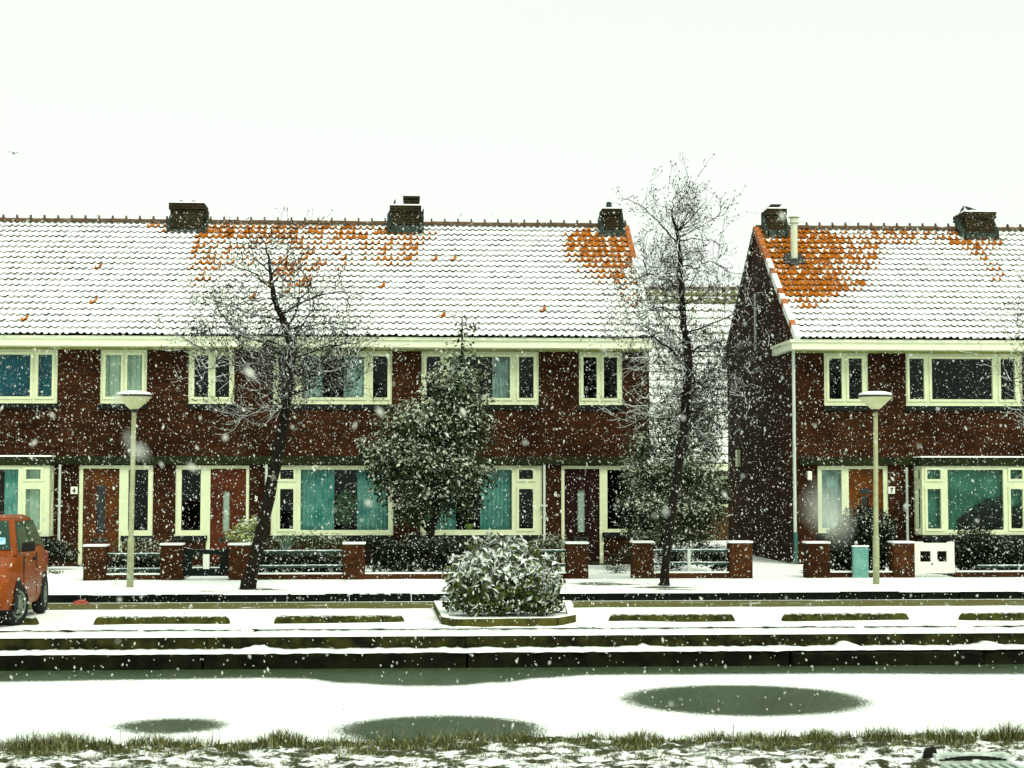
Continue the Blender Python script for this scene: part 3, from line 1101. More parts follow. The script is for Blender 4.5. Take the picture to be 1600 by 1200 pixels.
bw4 = bayw(H4, -86, 77, [(-76, -55, ZG4, ZG3), (-76, -55, ZG2, ZG1), (-45, 28, ZGP, ZG1), (40, 63, ZG2, ZG1), (40, 63, ZG4, ZG3)], 0.46, (0, 1, 3, 4), [(4, 30, TEALC), (36, 66, GREENC)], 1)
bw7 = bayw(H7, 1441, 1607, [(1449, 1470, ZG2, ZG1), (1449, 1470, ZG4, ZG3), (1481, 1568, ZGP, ZG1), (1579, 1598, ZG2, ZG1), (1579, 1598, ZG4, ZG3)], 0.6, (0, 1, 3, 4), [(1445, 1474, BLINDC), (1479, 1602, BLINDC)], -1)

# numbers beside the doors
for (H_, px, py, t, plate) in ((H4, 117, 766, '4', True), (H5, 401, 779, '5', False), (H6, 868, 772, '6', False), (H7, 1392, 766, '7', True)):
    X, Z = xf(px), zf(py)
    if plate:
        m = MB(); m.box(X - 0.075, X + 0.075, D - 0.018, D - 0.001, Z - 0.08, Z + 0.08)
        po = m.build('number_plate', WHITE, H_)
        digit_obj(t, 0.1, X, Z - 0.05, D - 0.026, BLACK, po)
    else:
        digit_obj(t, 0.105, X, Z - 0.05, D - 0.012, WHITE, H_, 'house_number')

# chimneys
c, a, b, yf, zt = chimney(H5, 266, 317, 317, 364)
for X in (a + 0.22, a + 0.52):
    m = MB(); m.tube([(X + 0.09 * math.cos(t), yf + 0.3, zt - 0.02 + 0.09 * math.sin(t)) for t in [math.pi * q / 8 for q in range(9)]], 0.012, 5)
    m.build('hoop', LEAD, c)
c, a, b, yf, zt = chimney(H6, 611, 656, 321, 359)
m = MB()
m.box(a + 0.3, b - 0.01, yf + 0.05, yf + 0.6, zt - 0.03, zt + 0.115)
m.box(a + 0.33, a + 0.36, yf + 0.08, yf + 0.11, zt + 0.115, zt + 0.16); m.box(b - 0.08, b - 0.05, yf + 0.08, yf + 0.11, zt + 0.115, zt + 0.16)
m.box(b - 0.3, b - 0.26, yf + 0.3, yf + 0.36, zt + 0.115, zt + 0.16)
m.box(a + 0.29, b + 0.0, yf + 0.04, yf + 0.6, zt + 0.16, zt + 0.215)
m.build('chimney_cap', BRICK_C, c)
c, a, b, yf, zt = chimney(H6, 943, 970, 326, 366, 0.6)
m = MB(); m.lathe([(0.075, -0.03), (0.07, 0.14), (0.055, 0.17), (0.06, 0.18)], (a + 0.17, yf + 0.3, zt), 10)
m.build('chimney_pot', LEAD, c)
c, a, b, yf, zt = chimney(H7, 1201, 1227, 326, 366, 0.7)
m = MB()
m.hexa([(a - 0.02, yf + 0.06, zt), (b - 0.16, yf + 0.06, zt), (b - 0.16, yf + 0.5, zt), (a - 0.02, yf + 0.5, zt),
        (a + 0.07, yf + 0.02, zt + 0.085), (b - 0.07, yf + 0.02, zt + 0.085), (b - 0.07, yf + 0.5, zt + 0.07), (a + 0.07, yf + 0.5, zt + 0.07)])
m.build('chimney_cowl', DARKM, c)
c7, a7, b7, yf7, zt7 = chimney(H7, 1508, 1554, 331, 370, 0.8)
m = MB(); X = a7 + 0.28
m.tube([(X + 0.07 * math.cos(t), yf7 + 0.3, zt7 - 0.02 + 0.06 * math.sin(t)) for t in [math.pi * q / 8 for q in range(9)]], 0.01, 5); m.build('hoop', LEAD, c7)

# flue pipe on the corner roof
Yp = 39.65
bx = atY(1241, 398, Yp); tx = atY(1243, 338, Yp)
L = bx.x
m = MB()
m.lathe([(0.085, -0.5), (0.085, tx.z - bx.z - 0.17)], (bx.x, Yp, bx.z), 14)
m.lathe([(0.12, tx.z - bx.z - 0.175), (0.13, tx.z - bx.z - 0.16)], (bx.x, Yp, bx.z), 14)
m.lathe([(0.1, tx.z - bx.z - 0.155), (0.1, tx.z - bx.z - 0.05)], (bx.x, Yp, bx.z), 14)
m.lathe([(0.15, tx.z - bx.z - 0.03), (0.13, tx.z - bx.z - 0.005)], (bx.x, Yp, bx.z), 14)
fl = m.build('flue_pipe', FLUE, H7)
m = MB()
for q in range(26):
    an = rnd.uniform(0, 6.28); rr = rnd.uniform(0.1, 0.24)
    cx, cy = bx.x + rr * math.cos(an), Yp + 0.8 * rr * math.sin(an) - 0.08
    cz = ZE + (ZR - ZE) * (cy - YE) / (YR - YE) + 0.06
    s = rnd.uniform(0.03, 0.07)
    m.hexa([(cx - s, cy - s, cz - .03), (cx + s, cy - s, cz - .03), (cx + s, cy + s, cz + .03), (cx - s, cy + s, cz + .03), (cx - s * .6, cy - s * .6, cz + .02), (cx + s * .6, cy - s * .6, cz + .03), (cx + s * .6, cy + s * .6, cz + .1), (cx - s * .6, cy + s * .6, cz + .1)])
m.build('flue_flashing', DARKM, fl)
# pipes on the corner house
X7 = xf(1240)
m = MB(); m.tube([(X7 - 0.0, D - 0.07, ZFB), (X7, D - 0.07, 0.85)], 0.038, 8); m.build('downpipe', PIPE, H7)
m = MB(); m.tube([(X7 + 0.01, D - 0.07, 0.849), (X7 + 0.01, D - 0.07, 0.12)], 0.045, 8); m.build('downpipe', TEALPIPE, H7)
Yc = X7 / ((1190 - 644) / FPX)
m = MB(); m.tube([(X7 - 0.06, Yc, atY(1190, 458, Yc).z), (X7 - 0.06, Yc, atY(1190, 548, Yc).z)], 0.03, 6); m.build('gable_pipe', PIPE, H7)
Yc = X7 / ((1160 - 644) / FPX)
m = MB(); zz = atY(1160, 716, Yc).z
m.box(X7 - 0.1, X7 - 0.002, Yc - 0.12, Yc + 0.12, zz - 0.22, zz + 0.22); m.build('wall_vent', CREAM, H7, bevel=0.02)
m = MB(); X, Z = xf(1263.5), zf(743)
m.box(X - 0.05, X + 0.05, D - 0.1, D - 0.002, Z - 0.1, Z + 0.1); m.build('wall_lamp', WHITE, H7, bevel=0.02)
# pot plants behind two windows, and a leaf mound shaped as a bay reflection
DARKLEAF = list(M_leaf2('plant_and_mound_leaf', (0.004, 0.01, 0.005), (0.014, 0.035, 0.015), -1, 0.4, 5.0, 0.1))


def leaf_mesh(m, p, nrm, L, Wd, rg, fold=0.25, mi=0):
    """one folded leaf: two triangles sharing the midrib"""
    nrm = nrm.normalized()
    t = nrm.cross(Vector((rg.uniform(-1, 1), rg.uniform(-1, 1), rg.uniform(-1, 1))))
    if t.length < 1e-4: t = Vector((1, 0, 0))
    t.normalize()
    b = nrm.cross(t)
    n = len(m.v)
    m.v += [tuple(p - t * L * .5), tuple(p + b * Wd * .5 + nrm * fold * Wd), tuple(p + t * L * .5), tuple(p - b * Wd * .5 + nrm * fold * Wd)]
    m.f += [(n, n + 2, n + 1), (n, n + 3, n + 2)]
    m.m += [mi, mi]


def rdir(rg):
    while True:
        v = Vector((rg.uniform(-1, 1), rg.uniform(-1, 1), rg.uniform(-1, 1)))
        if 0.05 < v.length < 1: return v.normalized()


def leaf_blob(m, c, r, n, L, Wd, rg, shell=0.45, lump=0.3, up=0.3):
    """leaves through an uneven ellipsoid, denser towards its rim"""
    for _ in range(n):
        d = rdir(rg)
        q = 1 - shell * (rg.random() ** 1.5)
        k_ = 1 + lump * noise.noise(Vector((d.x * 2.3 + c[0] * 3, d.y * 2.3, d.z * 2.3 + c[2] * 3)))
        p = Vector((c[0] + d.x * r[0] * q * k_, c[1] + d.y * r[1] * q * k_, c[2] + d.z * r[2] * q * k_))
        nn = d + rdir(rg) * 0.9 + Vector((0, 0, up))
        s = rg.uniform(0.55, 1.3)
        top = d.z + 0.45 * noise.noise(Vector((p.x * 3.1, p.y * 3.1, p.z * 4.3))) + 0.5 * (q - 0.9)
        fr_ = 0.85 if top > 0.25 else (0.5 if top > -0.1 else 0.1)
        leaf_mesh(m, p, nn, L * s, Wd * s, rg, 0.25, 1 if rg.random() < fr_ else 0)


rp = random.Random(21)
pc6 = atY(733, 812, D + 0.26)
po = empty('potted_plant', (pc6.x, D + 0.26, ZGB), 'green houseplant in a yellow-green pot between teal curtains', 'plant')
m = MB(); zb = ZGP - 0.02
m.lathe([(0.075, 0), (0.1, 0.1), (0.1, 0.15), (0.085, 0.15)], (pc6.x, D + 0.26, zb), 14)
m.build('pot', M_plain('pot_glaze', (0.35, 0.45, 0.08), 0.4, var=0.1), po, smooth=False)
m = MB(); leaf_blob(m, (pc6.x, D + 0.26, zb + 0.38), (0.22, 0.08, 0.26), 260, 0.09, 0.05, rp); m.build('leaves', DARKLEAF, po)
pc5 = atY(541, 800, D + 0.26)
po = empty('potted_plant', (pc5.x, D + 0.26, ZGB), 'leafy houseplant in the dark gap between curtains, left of the holly', 'plant')
m = MB(); m.lathe([(0.08, 0), (0.1, 0.1), (0.1, 0.14), (0.085, 0.14)], (pc5.x, D + 0.26, zb), 14); m.build('pot', BLACK, po)
m = MB(); leaf_blob(m, (pc5.x, D + 0.26, zb + 0.5), (0.26, 0.07, 0.42), 330, 0.12, 0.06, rp); m.build('leaves', list(M_leaf2('window_plant_leaf', (0.03, 0.09, 0.04), (0.16, 0.28, 0.13), -1, 0.4, 5.0, 0.1)), po)
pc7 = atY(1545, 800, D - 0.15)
po = empty('reflection_mound', (pc7.x, D - 0.1, ZGB), 'dark broad leafy mound standing in for a reflection in the green bay window', 'plant')
m = MB()  # added leaf mound and base, imitating a dark shape reflected in the glass
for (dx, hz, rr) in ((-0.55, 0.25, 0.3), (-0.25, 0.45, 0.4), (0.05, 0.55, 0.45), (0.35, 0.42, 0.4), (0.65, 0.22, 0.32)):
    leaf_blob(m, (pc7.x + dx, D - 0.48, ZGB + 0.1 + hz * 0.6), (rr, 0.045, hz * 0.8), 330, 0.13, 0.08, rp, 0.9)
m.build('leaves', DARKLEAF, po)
m = MB(); m.box(pc7.x - 0.8, pc7.x + 0.8, D - 0.54, D - 0.43, ZGB + 0.02, ZGB + 0.12); m.build('mound_base', BLACK, po)

# house at the back of the gap
bx0, bx1 = atY(955, 600, 53).x, atY(1215, 600, 53).x
Yb0, Yr0 = 52.5, 57.0
zb0, zb1 = atY(1100, 724, Yb0).z, atY(1080, 452, Yr0).z
HB = empty('rear_house', ((bx0 + bx1) / 2, Yb0, 0.13), 'pale house at the back of the gap with a steep snow-covered roof', 'house')


def meltb(p):
    return 0.75 if p[2] > zb1 - 0.55 else rnd.uniform(0.1, 0.4)


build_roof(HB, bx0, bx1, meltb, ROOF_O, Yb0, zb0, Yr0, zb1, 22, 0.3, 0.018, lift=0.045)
m = MB()
xg0 = atY(1112, 760, 53).x
m.plate((bx0 + 0.2, bx1 - 0.2, 0.0, zb0 - 0.02), [(xg0, bx1 - 0.5, 1.2, zb0 - 0.4)], FX(53.0), 0, 0.3)
m.box(bx0 + 0.2, bx1 - 0.2, 60.5, 60.8, 0, zb0)
for xs in (bx0 + 0.2, bx1 - 0.4):
    m.face([(xs, 53, zb0 - .02), (xs, 61, zb0 - .02), (xs, 57, zb1 - 0.2)])
    m.box(xs, xs + 0.2, 53.3, 60.5, 0, zb0 - 0.02)
m.build('wall', M_brick('rear_brick', (0.11, 0.06, 0.02), (0.07, 0.04, 0.016), (0.06, 0.045, 0.03)), HB)
m = MB(); m.box(bx0, bx1, Yb0 - 0.12, Yb0 + 0.05, zb0 - 0.24, zb0 - 0.02); m.build('gutter', FASCIA, HB)
m = MB(); m.plate((xg0, bx1 - 0.5, 1.2, zb0 - 0.4), [(xg0 + 0.12, bx1 - 0.62, 1.3, zb0 - 0.5)], FX(53.03), 0, 0.1); wb = m.build('window', CREAM, HB)
m = MB(); m.face([(xg0 + .1, 53.08, 1.28), (bx1 - .6, 53.08, 1.28), (bx1 - .6, 53.08, zb0 - .48), (xg0 + .1, 53.08, zb0 - .48)]); m.build('pane', GLASS, wb)

# ------------------------------------------------------------------ garden walls and gates
def xg(px): return atY(px, 870, YG).x


def zg(py): return atY(720, py, YG).z


def garden_wall(label, piers, lows, rails, posts=()):
    allx = [q for p in piers for q in p[:2]] + [q for p in lows for q in p]
    o = empty('garden_wall', (xg((min(allx) + max(allx)) / 2), YG, ZP), label, 'garden wall', 'low brick garden walls along the pavement')
    for (a, b, top) in piers:
        m = MB()
        jz = rnd.uniform(-0.004, 0.004)
        m.box(xg(a), xg(b), YG - 0.06, YG + 0.3, ZP - 0.1, zg(top + 3) + jz)
        m.box(xg(a) - 0.012, xg(b) + 0.012, YG - 0.075, YG + 0.31, zg(top + 3) + jz, zg(top) + jz, 1)
        m.build('pier', [BRICK_P, SNOWM], o, bevel=0.01)
    for (a, b) in lows:
        m = MB()
        m.box(xg(a), xg(b), YG + 0.02, YG + 0.22, ZP - 0.1, zg(896.5))
        m.box(xg(a), xg(b), YG + 0.012, YG + 0.22, zg(896.5), zg(894.5), 1)
        m.build('low_wall', [BRICK_P, SNOWM], o)
    for (a, b, py) in rails:
        m = MB()
        n = 6
        pts = [(xg(a) + (xg(b) - xg(a)) * i / n, YG + 0.12, zg(py) + rnd.uniform(-.003, .003)) for i in range(n + 1)]
        m.tube(pts, 0.026, 8)
        m.tube([(p[0], p[1], p[2] + 0.024) for p in pts], 0.009, 6, 1)
        m.build('rail', [RAIL, SNOWM], o)
    for (px, pt) in posts:
        m = MB(); m.box(xg(px) - 0.03, xg(px) + 0.03, YG + 0.09, YG + 0.15, ZP, zg(pt)); m.build('post', PIPE, o)
    return o


garden_wall('brick garden wall with two piers behind the left street lamp', [(131, 166, 850), (251, 285, 848)], [(166, 251)], [(166, 251, 866), (166, 251, 889)])
garden_wall('brick garden wall with teal rails right of the leaning tree trunk', [(357, 390, 848), (536, 570, 847)], [(390, 536)], [(390, 536, 862), (390, 536, 885)])
garden_wall('long low brick garden wall behind the leafy planter bush', [(885, 919, 847)], [(570, 885)], [(820, 885, 862), (820, 885, 884)])
garden_wall('brick garden wall with a pale middle post behind the straight tree trunk', [(988, 1021, 846), (1140, 1175, 846)], [(1021, 1140)], [(1021, 1140, 862), (1021, 1140, 882)], [(1078, 858)])
garden_wall('brick garden wall with two piers either side of the teal cabinet', [(1260, 1296, 847), (1395, 1428, 847)], [(1296, 1395)], [])
garden_wall('low brick garden wall under the dark hedge at the right edge', [], [(1494, 1760)], [(1530, 1760, 888)])

BED = M_snowground('bed_soil', (0.012, 0.011, 0.005), 0.5, 0.62, 3.5, None, 0.95, (0.004, 0.004, 0.002), 0.8)
for (pa_, pb_) in ((168, 284), (392, 884), (1022, 1139), (1297, 1394), (1496, 1760)):
    tag(sheet('garden_bed', xg(pa_), xg(pb_), YG + 0.23, YG + 2.6, ZP + 0.01, BED, 30, 20, 0.03), kind='structure')

# dark green gate with a white plate
g = empty('garden_gate', (xg(321), YG, ZP), 'dark green garden gate carrying a white plate between two piers', 'gate')
m = MB()
a, b = xg(287), xg(356)
t1, t2 = zg(853), zg(857)
zt_, zb_ = zg(858), zg(899)
x1_, x2_ = xg(300), xg(343)
m.plate((x1_, x2_, zb_, zt_ - 0.07), [(xg(328), x2_, zg(884), zg(866)), (x1_, xg(315), zg(884), zg(866))], FX(YG + 0.05), 0, 0.045)
m.box(x1_, x2_, YG + 0.05, YG + 0.095, zt_ - 0.07, zt_)
for (p, q, zz1, zz2) in ((a, x1_, zg(854.5), zg(857)), (x2_, b, zg(857), zg(854.5))):
    m.hexa([(p, YG + .04, zb_), (q, YG + .04, zb_), (q, YG + .1, zb_), (p, YG + .1, zb_), (p, YG + .04, zz1), (q, YG + .04, zz2), (q, YG + .1, zz2), (p, YG + .1, zz1)])
m.build('gate_panel', GATE, g)
m = MB(); m.box(xg(317), xg(327), YG + 0.02, YG + 0.048, zg(888), zg(865)); m.build('plate', WHITE, g)
m = MB(); m.box(x1_, xg(316), YG + 0.04, YG + 0.1, zg(886.5), zg(885)); m.build('snow', SNOWM, g)
m = MB(); m.box(xg(328), x2_, YG + 0.04, YG + 0.1, zg(886.5), zg(885)); m.build('snow', SNOWM, g)
# white gate with two square holes
g = empty('garden_gate', (xg(1460), YG, ZP), 'white board garden gate with two square openings', 'gate')
m = MB()
a, b = xg(1428.5), xg(1492.5)
m.plate((a, b, zg(898), zg(850)), [(xg(1439), xg(1455.5), zg(880), zg(863)), (xg(1465.5), xg(1481), zg(880), zg(863))], FX(YG + 0.04), 0, 0.05)
m.box(a, xg(1444), YG + 0.04, YG + 0.09, zg(850), zg(848)); m.box(xg(1482), b, YG + 0.04, YG + 0.09, zg(850), zg(848))
m.build('gate_panel', WHITE, g)
m = MB(); m.box(xg(1456), xg(1458), YG + 0.01, YG + 0.039, zg(884.5), zg(882.5)); m.build('latch', BLACK, g)
# teal cabinet
m = MB()
a, b = xg(1331), xg(1354.5)
m.box(a, b, YG - 0.12, YG + 0.0, ZP - 0.05, zg(856))
m.box(a - 0.01, b + 0.01, YG - 0.135, YG + 0.01, zg(855.5), zg(853.5), 1)
m.box(a + 0.03, b - 0.03, YG - 0.128, YG - 0.121, ZP + 0.08, zg(862))
tag(m.build('utility_cabinet', [M_plain('cabinet_paint', (0.09, 0.26, 0.22), 0.6, c2=(0.16, 0.34, 0.3), scale=5), SNOWM], bevel=0.012),
    'small teal utility cabinet standing in front of the round bush', 'cabinet')

# ------------------------------------------------------------------ street lamps
LG = M_plain('lamp_bowl', (0.5, 0.52, 0.25), 0.35, 0.4, c2=(0.62, 0.62, 0.4), scale=3)
LPOLE = M_plain('lamp_pole', (0.34, 0.36, 0.2), 0.5, var=0.25, scale=6)
for (bpx, bpy_, tpx, lab) in ((203, 917, 209.5, 'left street lamp with a snow-topped bowl, in front of the amber door'),
                             (1369, 912.5, 1368, 'right street lamp with a snow-topped bowl, beside the teal cabinet')):
    b_ = atZ(bpx, bpy_, ZP)
    Yl = b_.y
    t_ = atY(tpx, 642, Yl)
    o = empty('street_lamp', b_, lab, 'street lamp', 'street lamps on the pavement')
    m = MB()
    m.tube([b_ + Vector((0, 0, -0.05)), b_.lerp(t_, 0.27), b_.lerp(t_, 0.28), t_], [0.06, 0.058, 0.046, 0.04], 12)
    m.build('pole', LPOLE, o, smooth=True)
    c = (t_.x, t_.y, t_.z)
    s = Yl / FPX
    m = MB(); m.lathe([(0.05, -0.02), (0.055, 0.03), (0.04, 0.03)], c, 12); m.build('collar', DARKM, o)
    m = MB(); m.lathe([(0.07, 0.03), (0.12, 0.07), (0.2, 0.15), (26.5 * s, 0.235), (27 * s, 0.25)], c, 28); m.build('bowl', LG, o, smooth=True)
    m = MB(); m.lathe([(28 * s, 0.245), (28.3 * s, 0.265), (25 * s, 0.29)], c, 28); m.build('rim', DARKM, o, smooth=True)
    m = MB(); m.lathe([(27.3 * s, 0.275), (25 * s, 0.315), (15 * s, 0.345), (0.02, 0.352)], c, 28); m.build('snow_cap', SNOWM, o, smooth=True)

# ------------------------------------------------------------------ wheel stops, planter, litter
STOP = M_plain('stop_concrete', (0.06, 0.06, 0.012), 0.95, 0.06, c2=(0.018, 0.018, 0.006), scale=9, snow=(0.82, 1.15), bump=0.02)
for i, (a, b, lab) in enumerate(((-148, 55, 'concrete wheel stop in front of the orange car'), (145, 357, 'concrete wheel stop next right of the orange car'),
                                 (427, 632, 'concrete wheel stop just left of the planter'), (952, 1152, 'concrete wheel stop just right of the planter'),
                                 (1224, 1426, 'concrete wheel stop, second to the right of the planter'), (1502, 1706, 'concrete wheel stop cut off by the right edge'))):
    py = 977 - (a + b) / 2 * 0.0048
    p0, p1 = atZ(a, py, ZB), atZ(b, py, ZB)
    m = MB()
    x0, x1, Y0 = p0.x, p1.x, p0.y
    ring = 8
    ts = [0, .003, .008, .015, .025, .036, .05] + [0.05 + 0.9 * q_ / 20 for q_ in range(1, 20)] + [.95, .964, .975, .985, .992, .997, 1]
    n = len(ts) - 1
    base = len(m.v)
    for q in range(n + 1):
        t = ts[q]
        x = x0 + (x1 - x0) * t
        e = min(1, min(t, 1 - t) / 0.045)
        e = math.sqrt(max(0.0, 1 - (1 - e) ** 2)) * 0.92 + 0.08
        for r_ in range(ring + 1):
            an = math.pi * r_ / ring
            hgt = 0.122 * e * (max(0, math.sin(an)) ** 0.6) * (1 + 0.05 * noise.noise(Vector((x * 6, r_, i))))
            m.v.append((x, Y0 + 0.09 - 0.1 * math.cos(an) * (0.5 + 0.5 * e), ZB - 0.02 + hgt))
    for q in range(n):
        for r_ in range(ring):
            k_ = base + q * (ring + 1) + r_
            m.f.append((k_, k_ + ring + 1, k_ + ring + 2, k_ + 1)); m.m.append(0)
    tag(m.build('wheel_stop', STOP, smooth=True), lab, 'wheel stop', 'concrete wheel stops along the quay')

KERBC = M_plain('planter_kerb', (0.085, 0.08, 0.014), 0.9, 0.1, c2=(0.03, 0.03, 0.008), scale=5, snow=(0.7, 0.9), bump=0.01)
zt = ZB + 0.11
pl = [atZ(x_, y_, zt) for x_, y_ in ((677, 938.5), (690, 963.5), (712, 967), (872, 965), (900, 960), (893, 938))]
c_ = sum(pl, Vector()) / 6
o = empty('planter', (c_.x, c_.y, ZB), 'low concrete kerb planter holding the leafy bush by the quay', 'planter')
m = MB()
inn = [c_ + (p - c_) * 0.88 for p in pl]
for i in range(6):
    j = (i + 1) % 6
    A, B, C, E = pl[i], pl[j], inn[j], inn[i]
    lo = Vector((0, 0, -0.16))
    g_ = (B - A).normalized() * 0.006
    m.hexa([A + lo + g_, B + lo - g_, C + lo - g_, E + lo + g_, A + g_, B - g_, C - g_, E + g_])
m.build('kerb_frame', KERBC, o, bevel=0.012)
m = MB(); m.face([Vector((p.x, p.y, zt - 0.03)) for p in inn]); m.build('soil', M_snowground('planter_soil', (0.03, 0.028, 0.012), 0.42, 0.5, 6.0), o)

for (px, py, z, col_, nm, lab, w_, h_) in ((126, 943.5, 0.04, (0.45, 0.08, 0.05), 'litter_bag', 'crumpled red litter lying in the gutter by the kerb', 0.13, 0.055),
                                          (1438, 953, ZB, (0.05, 0.32, 0.6), 'litter_scrap', 'small bright blue scrap lying on the snow', 0.06, 0.012)):
    p = atZ(px, py, z)
    m = MB()
    nn = 14
    rows = 5
    base = len(m.v)
    for r_ in range(rows + 1):
        ph = math.pi / 2 * r_ / rows
        for q in range(nn):
            an = 2 * math.pi * q / nn
            s_ = 1 + 0.35 * noise.noise(Vector((math.cos(an) * 2 + px, math.sin(an) * 2, r_ * 0.7)))
            m.v.append((p.x + w_ * math.cos(an) * math.cos(ph) * s_, p.y + 0.07 * math.sin(an) * math.cos(ph) * s_, p.z - 0.005 + h_ * math.sin(ph) * s_ * 1.2))
    for r_ in range(rows):
        for q in range(nn):
            q2 = (q + 1) % nn
            m.f.append((base + r_ * nn + q, base + r_ * nn + q2, base + (r_ + 1) * nn + q2, base + (r_ + 1) * nn + q)); m.m.append(0)
    tag(m.build(nm, M_plain(nm, col_, 0.4, 0.4, var=0.4, scale=30)), lab, 'litter')

# street drain on the near kerb
pd = Vector((atZ(1531, 1185, 0.14).x, 10.89, 0.09))
o = empty('street_drain', pd, 'concrete kerb drain with a dark slot and barred grate at the lower right corner', 'drain')
DR = M_plain('drain_concrete', (0.3, 0.36, 0.32), 0.85, 0.2, c2=(0.62, 0.68, 0.62), scale=16)
x0_, x1_ = pd.x - 0.25, pd.x + 0.25
m = MB()
m.box(x0_, x1_, pd.y + 0.045, pd.y + 0.12, -0.1, 0.142)
hol = [(x0_ + 0.02 + 0.46 * q / 12, x0_ + 0.02 + 0.46 * (q + 1) / 12, 0.1, 0.1 + 0.006 + 0.03 * math.sin(math.pi * (q + 0.5) / 12) ** 0.6) for q in range(12)]
m.plate((x0_, x1_, -0.1, 0.141), hol, FX(pd.y), 0, 0.044)
m.build('kerb_block', DR, o)
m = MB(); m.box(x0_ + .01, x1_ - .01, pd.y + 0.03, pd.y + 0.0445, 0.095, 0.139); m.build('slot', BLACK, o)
m = MB()
nb = 7
yg0, yg1 = pd.y - 0.36, pd.y - 0.003
m.plate((x0_ + 0.02, x1_ + 0.02, yg0, yg1), [(x0_ + 0.05 + 0.066 * q, x0_ + 0.05 + 0.066 * (q + 0.55), yg0 + 0.04, yg1 - 0.03) for q in range(nb)],
        lambda u, w_, d: (u, w_, 0.092 - d), 0, 0.05)
m.build('grate', M_plain('grate_iron', (0.3, 0.38, 0.32), 0.6, c2=(0.5, 0.58, 0.5), scale=9), o)
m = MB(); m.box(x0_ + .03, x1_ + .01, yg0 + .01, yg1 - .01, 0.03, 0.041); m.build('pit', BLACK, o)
pr = atZ(1453, 1181, 0.12)
m = MB()
m.hexa([(pr.x - .055, pr.y - .05, pr.z - .03), (pr.x + .05, pr.y - .06, pr.z - .03), (pr.x + .055, pr.y + .05, pr.z - .03), (pr.x - .05, pr.y + .04, pr.z - .03),
        (pr.x - .045, pr.y - .03, pr.z + .035), (pr.x + .03, pr.y - .04, pr.z + .06), (pr.x + .04, pr.y + .03, pr.z + .07), (pr.x - .03, pr.y + .03, pr.z + .05)])
tag(m.build('stone', M_plain('stone_dark', (0.012, 0.01, 0.008), 0.9, 0.1), bevel=0.02), 'dark angular stone on the snowy bank beside the drain', 'stone')

# ------------------------------------------------------------------ orange car
RED = NTB('car_paint')
RED.col(RED.mix(RED.ss(RED.noise(2.2, 3), 0.3, 0.7), (0.19, 0.036, 0.0015), (0.25, 0.052, 0.002)))
RED.rough(0.35, 0.15)
RED.b.inputs['Coat Weight'].default_value = 0.0
CARP = RED.m
CGL = M_plain('car_glass', (0.005, 0.03, 0.022), 0.12, 0.3, c2=(0.012, 0.05, 0.028), scale=2)
RUB = M_plain('rubber', (0.012, 0.012, 0.012), 0.85, 0.2)
RIM = M_plain('wheel_cover', (0.16, 0.2, 0.15), 0.5, 0.4, var=0.5, scale=16)
CLAMP = M_plain('headlight_glass', (0.5, 0.6, 0.5), 0.15, 0.5, var=0.2, scale=18)
car = empty('parked_car', (-6.0, 22.1, ZB), 'small orange-red hatchback parked nose to the quay at the left edge', 'car')
car_parts = []


class CB(MB):
    """car parts: x to the side, y from nose to tail, z up, in the car's own frame"""

    def build(s, name, mats, parent=None, **kw):
        a_ = R(3.2)
        o_ = wloc(car)
        s.v = [(o_.x + x * math.cos(a_) - y * math.sin(a_), o_.y + x * math.sin(a_) + y * math.cos(a_), o_.z + z) for x, y, z in s.v]
        return MB.build(s, name, mats, parent, **kw)


def loft(m, secs):
    n = len(secs[0])
    base = len(m.v)
    for s_ in secs: m.v += s_
    for i in range(len(secs) - 1):
        for k_ in range(n):
            k2 = (k_ + 1) % n
            m.f.append((base + i * n + k_, base + i * n + k2, base + (i + 1) * n + k2, base + (i + 1) * n + k_)); m.m.append(0)
    m.f.append(tuple(base + k_ for k_ in reversed(range(n)))); m.m.append(0)
    m.f.append(tuple(base + (len(secs) - 1) * n + k_ for k_ in range(n))); m.m.append(0)


m = CB()
secs = []
for (y, zb, zmid, zt_, hb, hm, ht) in ((0.02, 0.3, 0.5, 0.62, 0.6, 0.66, 0.56), (0.1, 0.24, 0.52, 0.72, 0.68, 0.73, 0.62), (0.3, 0.22, 0.55, 0.8, 0.72, 0.765, 0.66), (0.8, 0.2, 0.58, 0.94, 0.73, 0.78, 0.72),
                                       (1.3, 0.2, 0.6, 0.96, 0.735, 0.785, 0.75), (2.4, 0.2, 0.62, 1.0, 0.735, 0.785, 0.75), (2.9, 0.22, 0.62, 1.0, 0.73, 0.775, 0.73), (3.15, 0.28, 0.62, 0.97, 0.7, 0.75, 0.68), (3.27, 0.34, 0.6, 0.86, 0.62, 0.68, 0.6)):
    r_ = [(hb, zb), (hm, zb + 0.12), (hm + 0.005, zmid), (hm, zmid + 0.1), (ht + 0.02, zt_ - 0.06), (ht - 0.05, zt_)]
    secs.append([(x, y, z) for x, z in r_] + [(-x, y, z) for x, z in reversed(r_)])
loft(m, secs)
